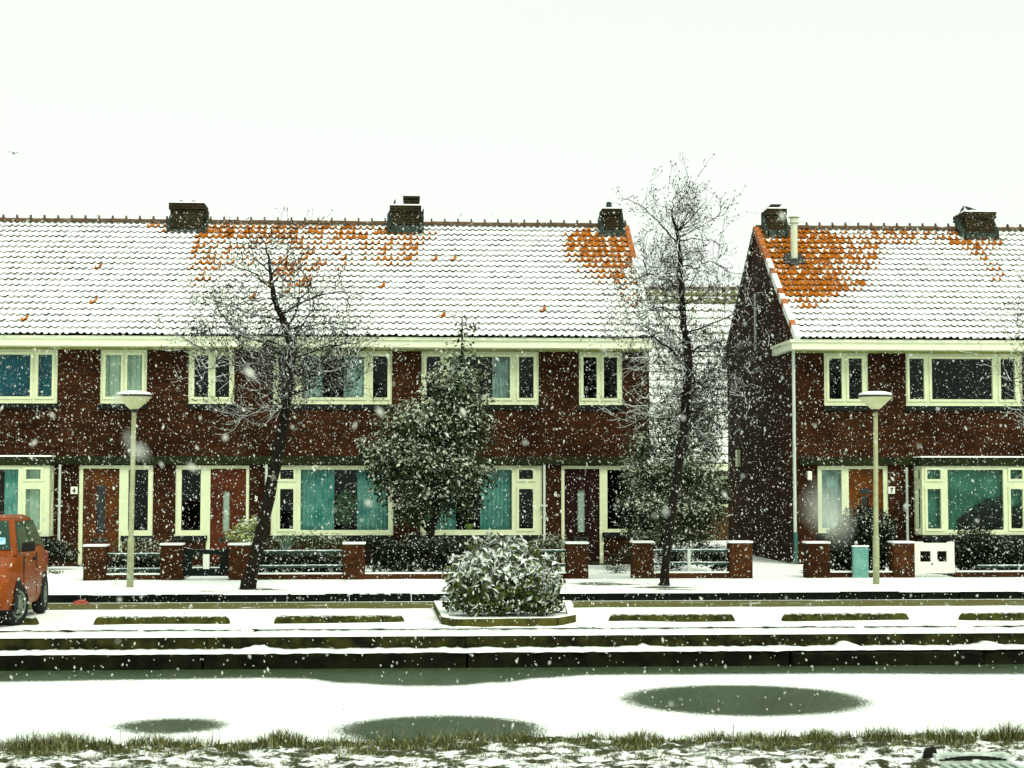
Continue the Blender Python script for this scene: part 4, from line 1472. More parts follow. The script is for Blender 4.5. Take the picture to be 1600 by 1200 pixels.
# cabin
cab = []
for (y, z, hw) in ((0.72, 0.92, 0.72), (1.02, 1.2, 0.645), (1.32, 1.41, 0.575), (1.42, 1.44, 0.56)): pass
cab_b = [(0.74, 0.92, 0.725), (3.17, 0.94, 0.69)]
cab_t = [(1.36, 1.41, 0.57), (2.78, 1.41, 0.56)]
B0, B1, T0, T1 = cab_b[0], cab_b[1], cab_t[0], cab_t[1]
m.hexa([(-B0[2], B0[0], B0[1]), (B0[2], B0[0], B0[1]), (B1[2], B1[0], B1[1]), (-B1[2], B1[0], B1[1]),
        (-T0[2], T0[0], T0[1]), (T0[2], T0[0], T0[1]), (T1[2], T1[0], T1[1]), (-T1[2], T1[0], T1[1])])
m.hexa([(-T0[2] + .01, T0[0] + .01, T0[1]), (T0[2] - .01, T0[0] + .01, T0[1]), (T1[2] - .01, T1[0] - .01, T1[1]), (-T1[2] + .01, T1[0] - .01, T1[1]),
        (-T0[2] + .09, T0[0] + .12, T0[1] + .035), (T0[2] - .09, T0[0] + .12, T0[1] + .035), (T1[2] - .09, T1[0] - .1, T1[1] + .035), (-T1[2] + .09, T1[0] - .1, T1[1] + .035)])
body = m.build('body', CARP, car, bevel=0.03)


def side_pt(y, z, sx, off):
    """point on the cabin's side plane"""
    t = (z - 0.93) / (1.41 - 0.93)
    hw = 0.722 + (0.57 - 0.722) * t
    return (sx * (hw + off), y, z)


for sx in (1, -1):
    for nm, quad in (('side_window', [(0.98, 0.985), (1.94, 1.0), (1.9, 1.36), (1.4, 1.36)]), ('rear_side_window', [(2.02, 1.0), (2.95, 1.03), (2.72, 1.36), (1.98, 1.36)])):
        m = CB()
        f1 = [side_pt(y, z, sx, 0.02) for y, z in quad]
        f0 = [side_pt(y, z, sx, -0.01) for y, z in quad]
        m.hexa(f0 + f1)
        m.build(nm, CGL, car)
    m = CB()   # door seams and rubbing strip
    m.box(sx * 0.78, sx * 0.792, 1.994, 2.006, 0.34, 0.92)
    m.build('door_seam', RUB, car)
    m = CB(); m.box(sx * 0.78, sx * 0.792, 0.974, 0.986, 0.34, 0.92); m.build('door_seam', RUB, car)
    m = CB(); m.box(sx * 0.775, sx * 0.805, 0.95, 2.3, 0.53, 0.585); m.build('rubbing_strip', CARP, car, bevel=0.01)
    m = CB(); m.box(sx * 0.77, sx * 0.806, 1.74, 1.9, 0.82, 0.86); m.build('door_handle', RUB, car, bevel=0.01)
    m = CB(); m.hexa([(sx * 0.74, 1.0, 0.96), (sx * 0.93, 0.98, 0.97), (sx * 0.92, 1.08, 0.98), (sx * 0.74, 1.12, 0.96), (sx * 0.75, 1.0, 1.09), (sx * 0.92, 0.99, 1.1), (sx * 0.91, 1.08, 1.1), (sx * 0.75, 1.12, 1.08)])
    m.build('mirror', RUB, car, bevel=0.02)
    m = CB(); m.lathe([(0.0, 0.0), (0.09, 0.005), (0.1, 0.03), (0.07, 0.05)], (sx * 0.5, 0.055, 0.6), 16)
    m.v = [(x, 0.09 - (z - 0.6), 0.62 + (y - 0.055) * 0.85) for x, y, z in m.v]
    m.build('headlight', CLAMP, car)
    m = CB(); m.box(sx * 0.69, sx * 0.765, 3.0, 3.19, 0.66, 0.9); m.build('tail_light', M_plain('tail_red', (0.25, 0.01, 0.008), 0.2, 0.5), car, bevel=0.015)
    for yw in (0.62, 2.72):
        w_ = CB()
        w_.lathe([(0.19, 0.0), (0.25, 0.0), (0.275, 0.025), (0.28, 0.085), (0.27, 0.14), (0.245, 0.165), (0.2, 0.168), (0.195, 0.15)], (0, 0, 0), 28, axis='X')
        steer = R(-20) if yw < 1 else 0
        w_.v = [((x - 0.08) * sx, y, z) for x, y, z in w_.v]
        w_.v = [(x * math.cos(steer) - y * math.sin(steer) + sx * 0.722, x * math.sin(steer) + y * math.cos(steer) + yw, z + 0.28) for x, y, z in w_.v]
        wo_ = w_.build('wheel', RUB, car, smooth=False)
        r_ = CB()
        r_.lathe([(0.197, 0.13), (0.196, 0.152), (0.17, 0.158), (0.15, 0.148), (0.06, 0.155), (0.04, 0.17), (0.0, 0.17)], (0, 0, 0), 28, axis='X')
        for q in range(10):
            an = 2 * math.pi * q / 10
            cy, cz = 0.115 * math.cos(an), 0.115 * math.sin(an)
            r_.box(0.152, 0.163, cy - 0.016, cy + 0.016, cz - 0.016, cz + 0.016)
        r_.v = [((x - 0.08) * sx, y, z) for x, y, z in r_.v]
        r_.v = [(x * math.cos(steer) - y * math.sin(steer) + sx * 0.722, x * math.sin(steer) + y * math.cos(steer) + yw, z + 0.28) for x, y, z in r_.v]
        r_.build('rim', RIM, wo_)
        a_ = CB()   # dark wheel arch
        a_.lathe([(0.31, 0.0), (0.315, 0.012)], (0, 0, 0), 28, axis='X')
        a_.v = [(sx * (0.777 + x), yw + y, 0.3 + max(z, -0.1)) for x, y, z in a_.v]
        a_.build('wheel_arch', RUB, car)
# windscreen and rear window
for nm, (bq, tq, sg) in (('windscreen', (B0, T0, -1)), ('rear_window', (B1, T1, 1))):
    m = CB()
    by, bz, bw_ = bq; ty, tz, tw_ = tq
    def fp(u, t, off):
        y = by + (ty - by) * t; z = bz + (tz - bz) * t; hw = bw_ + (tw_ - bw_) * t
        return (u * (hw - 0.07), y + sg * off * 0.6, z + off * 0.7)
    m.hexa([fp(-1, 0.14, -0.01), fp(1, 0.14, -0.01), fp(1, 0.92, -0.01), fp(-1, 0.92, -0.01), fp(-1, 0.14, 0.015), fp(1, 0.14, 0.015), fp(1, 0.92, 0.015), fp(-1, 0.92, 0.015)])
    gl_ = m.build(nm, CGL, car)
    if nm == 'windscreen':
        m = CB()
        m.hexa([fp(0.72, 0.28, 0.016), fp(0.9, 0.28, 0.016), fp(0.9, 0.46, 0.016), fp(0.72, 0.46, 0.016), fp(0.72, 0.28, 0.019), fp(0.9, 0.28, 0.019), fp(0.9, 0.46, 0.019), fp(0.72, 0.46, 0.019)])
        m.build('sticker', M_plain('sticker', (0.5, 0.7, 0.75), 0.5, c2=(0.08, 0.35, 0.5), scale=14), gl_)
        m = CB(); m.tube([fp(-0.1, 0.12, 0.02), fp(0.75, 0.2, 0.025)], 0.01, 5); m.build('wiper', RUB, gl_)
m = CB(); m.box(-0.66, 0.66, -0.03, 0.12, 0.28, 0.46); m.build('front_bumper', CARP, car, bevel=0.03)
m = CB(); m.box(-0.66, 0.66, 3.2, 3.32, 0.32, 0.5); m.build('rear_bumper', RUB, car, bevel=0.03)


# ------------------------------------------------------------------ trees
def tree_mesh(trunk, limbs, Y0, rg, n_auto, auto_z, auto_len, dens, droop=0.0, cones=1500, leanY=0.0, twr=0.0047):
    """trunk, limbs: [(px,py,r_px)]; returns (wood, twigs, cones) meshes"""
    s = Y0 / FPX
    wood, tw, cn = MB(), MB(), MB()
    tp = []
    for (px, py, r) in trunk: tp.append((atY(px, py, Y0), r * s * 0.88))

    def wiggle(pts, rs, amp, sub=3):
        out, ro = [], []
        for i in range(len(pts) - 1):
            for q in range(sub):
                t = q / sub
                p = pts[i].lerp(pts[i + 1], t)
                if i or q: p = p + rdir(rg) * amp
                out.append(p); ro.append(rs[i] + (rs[i + 1] - rs[i]) * t)
        out.append(pts[-1]); ro.append(rs[-1])
        return out, ro
    P_, R_ = wiggle([p for p, r in tp], [r for p, r in tp], 0.012)
    R_ = [r * (1 + 0.12 * rg.uniform(-1, 1)) for r in R_]
    wood.tube(P_, R_, 9)
    bases = []   # (polyline, radii) that carry twigs
    top = [(p, r) for p, r in zip(P_, R_) if p.z > auto_z[0]]
    bases.append(([p for p, r in top], [r for p, r in top], 1.0))
    for lb in limbs:
        off = rg.uniform(-0.9, 0.9)
        pts = []
        for i, (px, py, r) in enumerate(lb):
            t = i / max(1, len(lb) - 1)
            pts.append(atY(px, py, Y0 + off * t))
        p2, r2 = wiggle(pts, [max(0.006, r * s * 0.62) for _, _, r in lb], 0.025)
        wood.tube(p2, r2, 6)
        bases.append((p2, r2, 1.0))
    for _ in range(n_auto):
        z = auto_z[0] + (auto_z[1] - auto_z[0]) * rg.random() ** 1.6
        cand = min(range(len(P_)), key=lambda i: abs(P_[i].z - z))
        p = P_[cand].copy()
        az = rg.uniform(0, 2 * math.pi)
        up_ = rg.uniform(-0.1, 0.75)
        d = Vector((math.cos(az), math.sin(az), up_)).normalized()
        fr_ = (z - auto_z[0]) / (auto_z[1] - auto_z[0])
        L = auto_len(fr_) * rg.uniform(0.65, 1.1)
        n = max(4, int(L / 0.13))
        pts, rs = [p], [min(R_[cand] * 0.45, 0.017)]
        for i in range(n):
            d = (d + rdir(rg) * 0.22 + Vector((0, 0, 0.06 - droop * i / n))).normalized()
            p = p + d * (L / n)
            pts.append(p); rs.append(max(0.006, rs[0] * (1 - (i + 1) / n)))
        wood.tube(pts, rs, 5)
        bases.append((pts, rs, 0.9))
    tips = []

    def twig(p, d, L, r, lev):
        n = 4 if lev == 0 else 3
        pts, rs = [p], [r]
        for i in range(n):
            d = (d + rdir(rg) * 0.28 + Vector((0, 0, 0.12 - droop))).normalized()
            p = p + d * (L / n)
            pts.append(p); rs.append(max(twr * 0.62, r * (1 - 0.6 * (i + 1) / n)))
        tw.tube(pts, rs, 3, 0, False)
        tips.append((pts[-1], d))
        if lev < 2:
            for _ in range(rg.choice((2, 3, 3, 4)) if lev == 0 else rg.choice((1, 1, 2))):
                i = rg.randint(1, n)
                dd = (d + rdir(rg) * 1.0).normalized()
                twig(pts[i], dd, L * rg.uniform(0.4, 0.75), rs[i] * 0.85, lev + 1)
    for (pts, rs, wgt) in bases:
        for i in range(1, len(pts)):
            seg = pts[i] - pts[i - 1]
            frac = i / len(pts)
            k_ = seg.length * dens * wgt * (0.5 + 0.8 * frac) * (1.0 - 0.62 * min(1, max(0, (pts[i].z - auto_z[0]) / (auto_z[1] - auto_z[0]))))
            k_ = int(k_) + (1 if rg.random() < k_ % 1 else 0)
            for _ in range(k_):
                d = (seg.normalized() * 0.5 + rdir(rg)).normalized()
                twig(pts[i - 1] + seg * rg.random(), d, rg.uniform(0.28, 0.6), min(rs[i], twr * 1.4), 0)
    rg.shuffle(tips)
    for (p, d) in tips[:cones]:
        for _ in range(rg.choice((1, 1, 2))):
            q = p + rdir(rg) * 0.02
            dd = (d + rdir(rg) * 0.7).normalized()
            cn.tube([q, q + dd * 0.014, q + dd * 0.034], [0.004, 0.0105, 0.003], 4)
    return wood, tw, cn


def build_tree(label, Y0, base_px, *a, name='alder_tree', **kw):
    b_ = atZ(base_px[0], base_px[1], ZP)
    o = empty(name, b_, label, 'tree', 'bare street alders')
    wd, tw, cn = tree_mesh(*a, **kw)
    wd.build('trunk', BARK, o, smooth=True)
    c = tw.build('crown', TWIG, o)
    cn.build('cones', CONE, c)
    return o


YT1 = atZ(388, 921, ZP).y
rt = random.Random(5)
trunk1 = [(385, 926, 15), (391, 900, 12.5), (400, 868, 11.5), (415, 800, 10.5), (430, 728, 10), (443, 655, 9.5), (452, 592, 9), (457, 548, 7.5), (448, 512, 6.5), (436, 490, 5.5), (427, 465, 4.6), (424, 430, 3.6), (419, 400, 2.2), (416, 384, 0.8)]
limbs1 = [[(455, 560, 4), (420, 540, 3.6), (385, 525, 3), (366, 511, 2.5), (340, 510, 1.8), (300, 528, 1)],
          [(366, 511, 2.4), (347, 492, 1.8), (335, 468, 1)],
          [(437, 491, 4), (465, 475, 3.2), (492, 462, 2.4), (530, 455, 1.6), (566, 463, 0.8)],
          [(465, 475, 2.6), (481, 450, 1.8), (491, 425, 0.9)],
          [(426, 452, 2.6), (400, 430, 2), (358, 412, 0.9)],
          [(424, 430, 2.4), (446, 404, 1.6), (470, 384, 0.8)],
          [(456, 560, 3), (500, 545, 2.4), (542, 536, 1.6), (568, 548, 0.8)],
          [(451, 595, 3), (410, 577, 2.4), (360, 570, 1.6), (306, 578, 0.8)],
          [(452, 590, 3), (492, 566, 2.4), (535, 571, 1.4), (560, 566, .8)],
          [(428, 466, 2.4), (390, 470, 1.8), (338, 480, 0.9)],
          [(446, 512, 2.4), (482, 510, 1.8), (532, 504, 0.9)],
          [(448, 640, 2.4), (400, 640, 1.8), (346, 652, 0.8)],
          [(450, 612, 2.4), (505, 602, 1.7), (560, 602, 0.8)],
          [(440, 500, 2.6), (390, 490, 1.9), (320, 460, 0.8)],
          [(424, 430, 2), (400, 405, 1.4), (385, 375, 0.7)],
          [(454, 570, 2.8), (390, 552, 2), (320, 548, 1.3), (272, 520, 0.7)]]
z1a, z1b = atY(440, 640, YT1).z, atY(412, 360, YT1).z
build_tree('bare alder with a dark leaning trunk in front of the red-brown door', YT1, (388, 921),
           trunk1, limbs1, YT1, rt, 15, (z1a, z1a + 0.75 * (z1b - z1a)), lambda f: 1.65 * (1 - 0.5 * f) + 0.1, 21.0, cones=4600)
YT2 = atZ(1038, 915, ZP).y
trunk2 = [(1037, 919, 11), (1038, 905, 8.6), (1043, 850, 8), (1055, 760, 7.8), (1067, 680, 7.8), (1074, 600, 7.6), (1076, 550, 7.5), (1068, 510, 6.2), (1065, 470, 5.4), (1063, 430, 4.6), (1062, 392, 4), (1058, 362, 3), (1051, 342, 2.0), (1049, 330, 1.4), (1053, 322, 1.0), (1050, 314, .7)]
limbs2 = [[(1060, 380, 2.6), (1040, 362, 2.2), (1021, 338, 1.7), (1000, 321, 1.2), (974, 311, 0.7)],
          [(1062, 358, 2.4), (1089, 331, 1.7), (1104, 314, 0.9)],
          [(1061, 449, 3.2), (1040, 436, 2.8), (1010, 428, 2.2), (1008, 414, 1.7), (1004, 398, 1.3), (1008, 384, 0.8)],
          [(1010, 428, 2), (994, 437, 1.5), (962, 452, 0.8)],
          [(1064, 419, 2.4), (1077, 415, 2), (1091, 420, 1.6), (1097, 409, 1.4), (1115, 409, 1.1), (1134, 420, 0.7)],
          [(1072, 573, 4), (1051, 551, 3.6), (1036, 536, 3), (1014, 525, 2.2), (984, 524, 1.2), (955, 530, .7)],
          [(1076, 548, 3), (1100, 541, 2.4), (1117, 541, 2), (1133, 557, 1.4), (1152, 577, 0.8)],
          [(1066, 478, 2.6), (1084, 470, 2), (1110, 466, 1.3), (1140, 470, .7)],
          [(1076, 572, 2.6), (1089, 597, 2), (1110, 612, 1.4), (1140, 640, 0.7)],
          [(1060, 375, 2), (1090, 372, 1.4), (1120, 378, 0.7)],
          [(1072, 610, 2.4), (1040, 620, 1.7), (1000, 640, 0.8)],
          [(1072, 640, 2.4), (1120, 650, 1.7), (1190, 620, 0.8)],
          [(1068, 500, 2.4), (1030, 480, 1.7), (975, 490, 0.8)],
          [(1070, 520, 2.4), (1130, 500, 1.7), (1190, 470, 0.7)],
          [(1075, 600, 2), (1130, 590, 1.4), (1185, 560, 0.7)],
          [(1058, 362, 1.8), (1075, 334, 1.2), (1082, 314, .6)]]
z2a, z2b = atY(1070, 680, YT2).z, atY(1046, 300, YT2).z
build_tree('tall bare alder with a straight dark trunk before the gap between houses', YT2, (1038, 915),
           trunk2, limbs2, YT2, rt, 34, (z2a, z2b), lambda f: 1.45 * (1 - 0.55 * f) + 0.05, 22.0, droop=0.02, cones=4800)
YT3 = YT2
trunk3 = [(1690, 915, 10), (1694, 800, 9), (1700, 680, 8), (1696, 600, 7), (1690, 520, 5), (1694, 450, 3.5), (1690, 390, 2)]
limbs3 = [[(1692, 560, 3), (1650, 540, 2.2), (1610, 520, 1.4), (1575, 500, .7)], [(1694, 610, 3), (1650, 610, 2.2), (1600, 600, 1.4), (1570, 590, .7)],
          [(1692, 500, 2.6), (1650, 480, 2), (1612, 460, 1.2), (1590, 425, .7)], [(1697, 650, 2.6), (1650, 660, 1.9), (1596, 640, .8)], [(1692, 540, 2.6), (1640, 560, 1.8), (1582, 545, .8)]]
z3a, z3b = atY(1700, 650, YT3).z, atY(1690, 420, YT3).z
build_tree('bare alder whose outer twigs reach in at the right edge', YT3, (1690, 915),
           trunk3, limbs3, YT3, rt, 14, (z3a, z3b), lambda f: 1.2 * (1 - 0.4 * f), 14.0, cones=1500)

# ------------------------------------------------------------------ evergreens, bushes, hedges
HOLLY = M_leaf2('holly_leaf', (0.005, 0.009, 0.003), (0.04, 0.058, 0.018), 0.8, 0.6, 0.2, 0.12, sc=(0.6, 0.66, 0.52))
CONIF = M_leaf2('conifer_spray', (0.005, 0.008, 0.003), (0.034, 0.05, 0.016), 0.8, 0.6, 0.2, 0.12, sc=(0.58, 0.64, 0.5))
IVY = M_leaf2('laurel_leaf', (0.011, 0.02, 0.004), (0.085, 0.115, 0.018), 0.97, 0.5, 0.12, 0.2)
HEDGE = M_leaf2('hedge_leaf', (0.003, 0.005, 0.0025), (0.012, 0.019, 0.006), 0.28, 0.6, 0.4, 0.12, sc=(0.5, 0.55, 0.46))
HEDGE2 = M_leaf2('frosted_leaf', (0.007, 0.013, 0.004), (0.06, 0.085, 0.022), 0.8, 0.6, 0.25, 0.12, sc=(0.62, 0.68, 0.54))
PALE = M_leaf2('variegated_leaf', (0.2, 0.26, 0.06), (0.4, 0.45, 0.18), 0.45, 0.5, 0.4)
rb = random.Random(11)


def bush(name, label, cat, Y, blobs, mt, L, Wd, stem=None, shell=0.45, group=None, dep=0.9, mult=1.0, up=0.3):
    """blobs: (px, py, rx_px, ry_px, leaves)"""
    s = Y / FPX
    px = sum(b_[0] for b_ in blobs) / len(blobs)
    o = empty(name, (atY(px, 880, Y).x, Y, ZP), label, cat, group)
    m = MB()
    for (cx, cy, rx, ry, n) in blobs:
        c = atY(cx, cy, Y)
        n = int(n * mult)
        leaf_blob(m, (c.x, c.y + rb.uniform(-.1, .1), c.z), (rx * s, min(rx, ry * 1.3) * s * dep, ry * s), n, L, Wd, rb, shell, 0.35, up)
    m.build('crown' if stem else 'foliage', list(mt), o)
    if stem:
        t = MB()
        pts = [atY(a_, b_, Y) for a_, b_, r_ in stem]
        t.tube(pts, [r_ * s for a_, b_, r_ in stem], 7)
        for (cx, cy, rx, ry, n) in blobs:
            if n < 200: continue
            c = atY(cx, cy, Y)
            k_ = min(range(len(pts)), key=lambda i: abs(pts[i].z - (c.z - 0.3)))
            for _ in range(4):
                e = c + Vector((rb.uniform(-.6, .6) * rx * s, rb.uniform(-.5, .5) * rx * s, rb.uniform(-.3, .7) * ry * s))
                t.tube([pts[k_], pts[k_].lerp(e, 0.5) + Vector((0, 0, 0.08)), e], [0.02, 0.014, 0.006], 5)
        t.build('trunk', BARK, o, smooth=True)
    return o


bush('holly_tree', 'dense dark evergreen tree with frosted leaves between the two teal-curtained windows', 'tree', 34.6,
     [(705, 612, 52, 48, 1500), (650, 668, 62, 48, 1900), (720, 672, 50, 56, 1700), (640, 728, 68, 52, 2300), (700, 738, 58, 52, 1900), (600, 718, 34, 44, 800), (742, 640, 30, 46, 700),
      (668, 778, 52, 40, 1400), (725, 770, 38, 44, 700), (720, 566, 36, 34, 210), (745, 588, 26, 26, 130), (722, 525, 18, 30, 36), (740, 505, 18, 14, 16), (716, 497, 12, 14, 10), (600, 770, 24, 20, 150), (760, 745, 22, 24, 160), (640, 800, 30, 26, 350), (570, 700, 16, 22, 90)],
     HOLLY, 0.1, 0.052, [(676, 880, 7), (672, 835, 7), (680, 800, 6.5), (684, 770, 6), (700, 700, 5), (712, 630, 3.5), (722, 560, 2), (722, 490, 1)], 0.7, mult=1.2)
bush('evergreen_tree', 'feathery dark evergreen behind the straight bare trunk, at the end house corner', 'tree', 34.3,
     [(1062, 690, 62, 46, 1100), (1020, 742, 54, 46, 1500), (1080, 742, 54, 48, 1500), (1040, 800, 58, 52, 1900), (1000, 800, 38, 48, 1000), (1090, 806, 42, 46, 1300), (1095, 655, 46, 38, 620), (1040, 652, 40, 38, 560), (1070, 612, 44, 30, 260), (1000, 700, 30, 30, 260), (1115, 775, 30, 36, 500), (985, 760, 22, 34, 260), (1040, 845, 66, 30, 1000), (1110, 700, 26, 34, 240)],
     CONIF, 0.12, 0.032, [(1052, 880, 6), (1050, 800, 5), (1060, 720, 3.5), (1070, 650, 1.5)], 0.8, up=0.6, mult=1.5)

o = None
Yv = 23.0
bush('laurel_bush', 'large dome of snow-dusted glossy leaves standing in the kerb planter', 'bush', Yv,
     [(785, 905, 82, 56, 1500), (745, 912, 46, 46, 500), (828, 912, 46, 46, 550), (785, 872, 58, 34, 520), (720, 935, 26, 26, 220), (848, 935, 30, 26, 240), (775, 846, 20, 12, 40), (785, 935, 80, 26, 600), (765, 838, 7, 7, 10), (742, 850, 12, 12, 26), (832, 858, 12, 14, 30), (712, 880, 12, 14, 30), (858, 880, 12, 14, 30), (800, 842, 10, 8, 16), (700, 942, 12, 10, 30), (872, 945, 12, 9, 30), (708, 915, 16, 20, 60), (868, 905, 14, 22, 60)],
     IVY, 0.115, 0.046, [(795, 950, 3), (812, 925, 2.2), (822, 905, 1.6), (835, 880, 1)], 0.6, up=0.25, mult=1.2)
GB = 'shrubs in the front gardens'
bush('hedge', 'small frosted hedge behind the left wall, below the sidelight of the amber door', 'hedge', 32.4, [(205, 862, 28, 18, 500), (240, 864, 24, 18, 450), (222, 850, 40, 12, 350), (200, 885, 30, 20, 300), (240, 885, 25, 20, 300)], HEDGE2, 0.045, 0.025, group=GB)
bush('shrub', 'pale variegated shrub in front of the red-brown door', 'shrub', 33.4, [(385, 824, 22, 12, 220), (372, 836, 22, 9, 160), (392, 842, 20, 10, 160), (400, 815, 14, 10, 80), (385, 862, 20, 18, 150)], PALE, 0.085, 0.05, group=GB, up=0.8)
bush('shrub', 'low frosted shrub mound under the left half of the teal-curtained window', 'shrub', 33.0, [(440, 850, 26, 14, 350), (480, 846, 40, 16, 650), (520, 850, 30, 18, 500), (500, 872, 50, 18, 600), (440, 875, 40, 20, 400)], HEDGE2, 0.05, 0.026, group=GB)
bush('hedge', 'dark hedge on the low wall between the pier and the leafy bush', 'hedge', 32.0, [(600, 862, 32, 24, 800), (650, 858, 36, 26, 900), (700, 862, 32, 26, 800), (625, 884, 54, 12, 500), (690, 884, 40, 12, 400), (580, 845, 16, 10, 200)], HEDGE, 0.06, 0.036, group=GB, shell=0.7, mult=1.9)
bush('shrub', 'rounded frosted shrub at the maroon door, behind the rail', 'shrub', 32.6, [(862, 850, 28, 16, 800), (840, 856, 20, 14, 350), (878, 858, 18, 12, 300), (860, 876, 30, 16, 400)], HEDGE2, 0.04, 0.022, group=GB)
bush('round_bush', 'big rounded dark bush behind the right street lamp and teal cabinet', 'bush', 32.3, [(1352, 838, 46, 44, 4600), (1326, 852, 34, 38, 2200), (1372, 852, 28, 38, 2000), (1345, 876, 48, 22, 1500), (1300, 868, 14, 24, 250)], HEDGE, 0.062, 0.04, group=GB, shell=0.5, mult=2.0)
bush('hedge', 'dark clipped hedge with snow-tipped humps at the right edge', 'hedge', 31.9, [(1525, 850, 36, 28, 1500), (1575, 864, 40, 26, 1300), (1630, 866, 40, 26, 900), (1545, 880, 52, 14, 800), (1600, 884, 50, 12, 500), (1505, 870, 16, 26, 500), (1680, 866, 40, 26, 600)], HEDGE, 0.058, 0.034, group=GB, shell=0.7, mult=2.4)
bush('hedge', 'dark hedge with a snowy top behind the rails of the straight tree', 'hedge', 32.2, [(1105, 866, 34, 18, 700), (1050, 874, 34, 16, 500), (1125, 880, 20, 14, 300)], HEDGE, 0.058, 0.034, group=GB, shell=0.7, mult=1.7)
bush('shrub', 'dark shrub under the open bay window behind the orange car', 'shrub', 35.6, [(75, 858, 26, 18, 500), (100, 864, 20, 20, 350), (45, 864, 30, 20, 400)], HEDGE, 0.06, 0.036, group=GB, shell=0.7, mult=1.9)
bush('shrub', 'little frosted plant on the snow right of the orange car', 'shrub', 31.6, [(84, 893, 9, 4, 60), (92, 895, 6, 3, 30)], HEDGE2, 0.05, 0.025, group=GB)
bush('shrub', 'dark ground shrub beside the path to the maroon door', 'shrub', 33.6, [(958, 880, 16, 12, 260), (975, 872, 16, 18, 260), (965, 892, 14, 6, 80)], HEDGE, 0.045, 0.025, group=GB)
bush('hedge', 'dark hedge low behind the wall of the left street lamp', 'hedge', 32.0, [(190, 886, 30, 16, 500), (230, 886, 30, 16, 500), (210, 876, 40, 12, 300)], HEDGE, 0.06, 0.036, group=GB, shell=0.7, mult=1.9)
bush('hedge', 'dark hedge low behind the teal rails right of the leaning tree', 'hedge', 31.9, [(420, 882, 36, 18, 600), (470, 884, 36, 18, 600), (515, 882, 34, 18, 600), (460, 872, 60, 12, 500)], HEDGE, 0.06, 0.036, group=GB, shell=0.7, mult=1.9)
bush('hedge', 'dark ivy hedge behind the leafy planter bush, under the potted plant window', 'hedge', 32.0, [(745, 866, 34, 24, 700), (800, 870, 40, 22, 700), (760, 886, 50, 12, 400)], HEDGE, 0.06, 0.036, group=GB, shell=0.7, mult=1.7)
# spiky garden plant
p = atY(447, 866, 32.4)
m = MB()
for q in range(40):
    an, ti = rb.uniform(0, 6.28), rb.uniform(0.1, 0.9)
    L = rb.uniform(0.25, 0.5)
    d = Vector((math.cos(an) * ti, math.sin(an) * ti, 1)).normalized()
    s_ = Vector((-math.sin(an), math.cos(an), 0)) * 0.014
    e = p + d * L
    n = len(m.v)
    m.v += [tuple(p - s_), tuple(p + s_), tuple(p + d * L * .6 + s_ * .8), tuple(p + d * L * .6 - s_ * .8), tuple(e + Vector((d.x, d.y, -.3)) * .08)]
    m.f += [(n, n + 1, n + 2, n + 3), (n + 3, n + 2, n + 4)]; m.m += [0, 0]
tag(m.build('spiky_plant', M_leaf('spiky_leaf', (0.03, 0.09, 0.05), (0.12, 0.22, 0.12), 0.2)), 'spiky green plant right of the leaning trunk', 'plant', GB)

# ------------------------------------------------------------------ birds
CROW = M_plain('feathers', (0.008, 0.012, 0.013), 0.5, 0.3, var=0.3)


def bird(name, label, p, L, yaw, pitch=0.1, wings=False, group='crows on the chimneys'):
    """head towards +x before turning"""
    m = MB()
    prof = [(-0.5, 0.015), (-0.42, 0.05), (-0.2, 0.12), (0.0, 0.16), (0.18, 0.14), (0.28, 0.09), (0.34, 0.095), (0.42, 0.08), (0.48, 0.03), (0.6, 0.006)]
    pts = [(x, 0, 0.02 + 0.12 * max(0, x) + (0.08 if x > 0.27 else 0)) for x, r in prof]
    m.tube(pts, [r for x, r in prof], 9)
    m.hexa([(-0.85, -0.07, -0.04), (-0.35, -0.05, 0.0), (-0.35, 0.05, 0.0), (-0.85, 0.07, -0.04), (-0.85, -0.07, -0.02), (-0.35, -0.05, 0.06), (-0.35, 0.05, 0.06), (-0.85, 0.07, -0.02)])
    if wings:
        for s_ in (1, -1):
            m.hexa([(-0.1, s_ * 0.1, 0.08), (0.2, s_ * 0.1, 0.08), (0.1, s_ * 0.6, 0.28), (-0.2, s_ * 0.6, 0.26), (-0.1, s_ * 0.1, 0.12), (0.2, s_ * 0.1, 0.12), (0.1, s_ * 0.6, 0.31), (-0.2, s_ * 0.6, 0.28)])
            m.hexa([(-0.2, s_ * 0.6, 0.26), (0.1, s_ * 0.6, 0.28), (-0.1, s_ * 1.25, 0.1), (-0.25, s_ * 1.2, 0.1), (-0.2, s_ * 0.6, 0.28), (0.1, s_ * 0.6, 0.31), (-0.1, s_ * 1.25, 0.115), (-0.25, s_ * 1.2, 0.115)])
    else:
        for s_ in (1, -1):
            m.hexa([(-0.7, s_ * 0.05, -0.03), (0.15, s_ * 0.13, 0.0), (0.15, s_ * 0.165, 0.05), (-0.7, s_ * 0.07, 0.0), (-0.65, s_ * 0.04, 0.02), (0.12, s_ * 0.12, 0.15), (0.12, s_ * 0.14, 0.15), (-0.65, s_ * 0.06, 0.02)])
            m.tube([(0.0, s_ * 0.06, -0.1), (0.03, s_ * 0.06, -0.3)], 0.015, 5)
            m.tube([(-0.05, s_ * 0.06, -0.3), (0.12, s_ * 0.06, -0.3)], 0.012, 5)
    mt = Matrix.Translation(p) @ Matrix.Rotation(yaw, 4, 'Z') @ Matrix.Rotation(-pitch, 4, 'Y') @ Matrix.Scale(L, 4) @ Matrix.Translation((0, 0, 0.0 if wings else 0.31))
    m.v = [tuple(mt @ Vector(v_)) for v_ in m.v]
    return tag(m.build(name, CROW, smooth=True), label, 'bird', group)


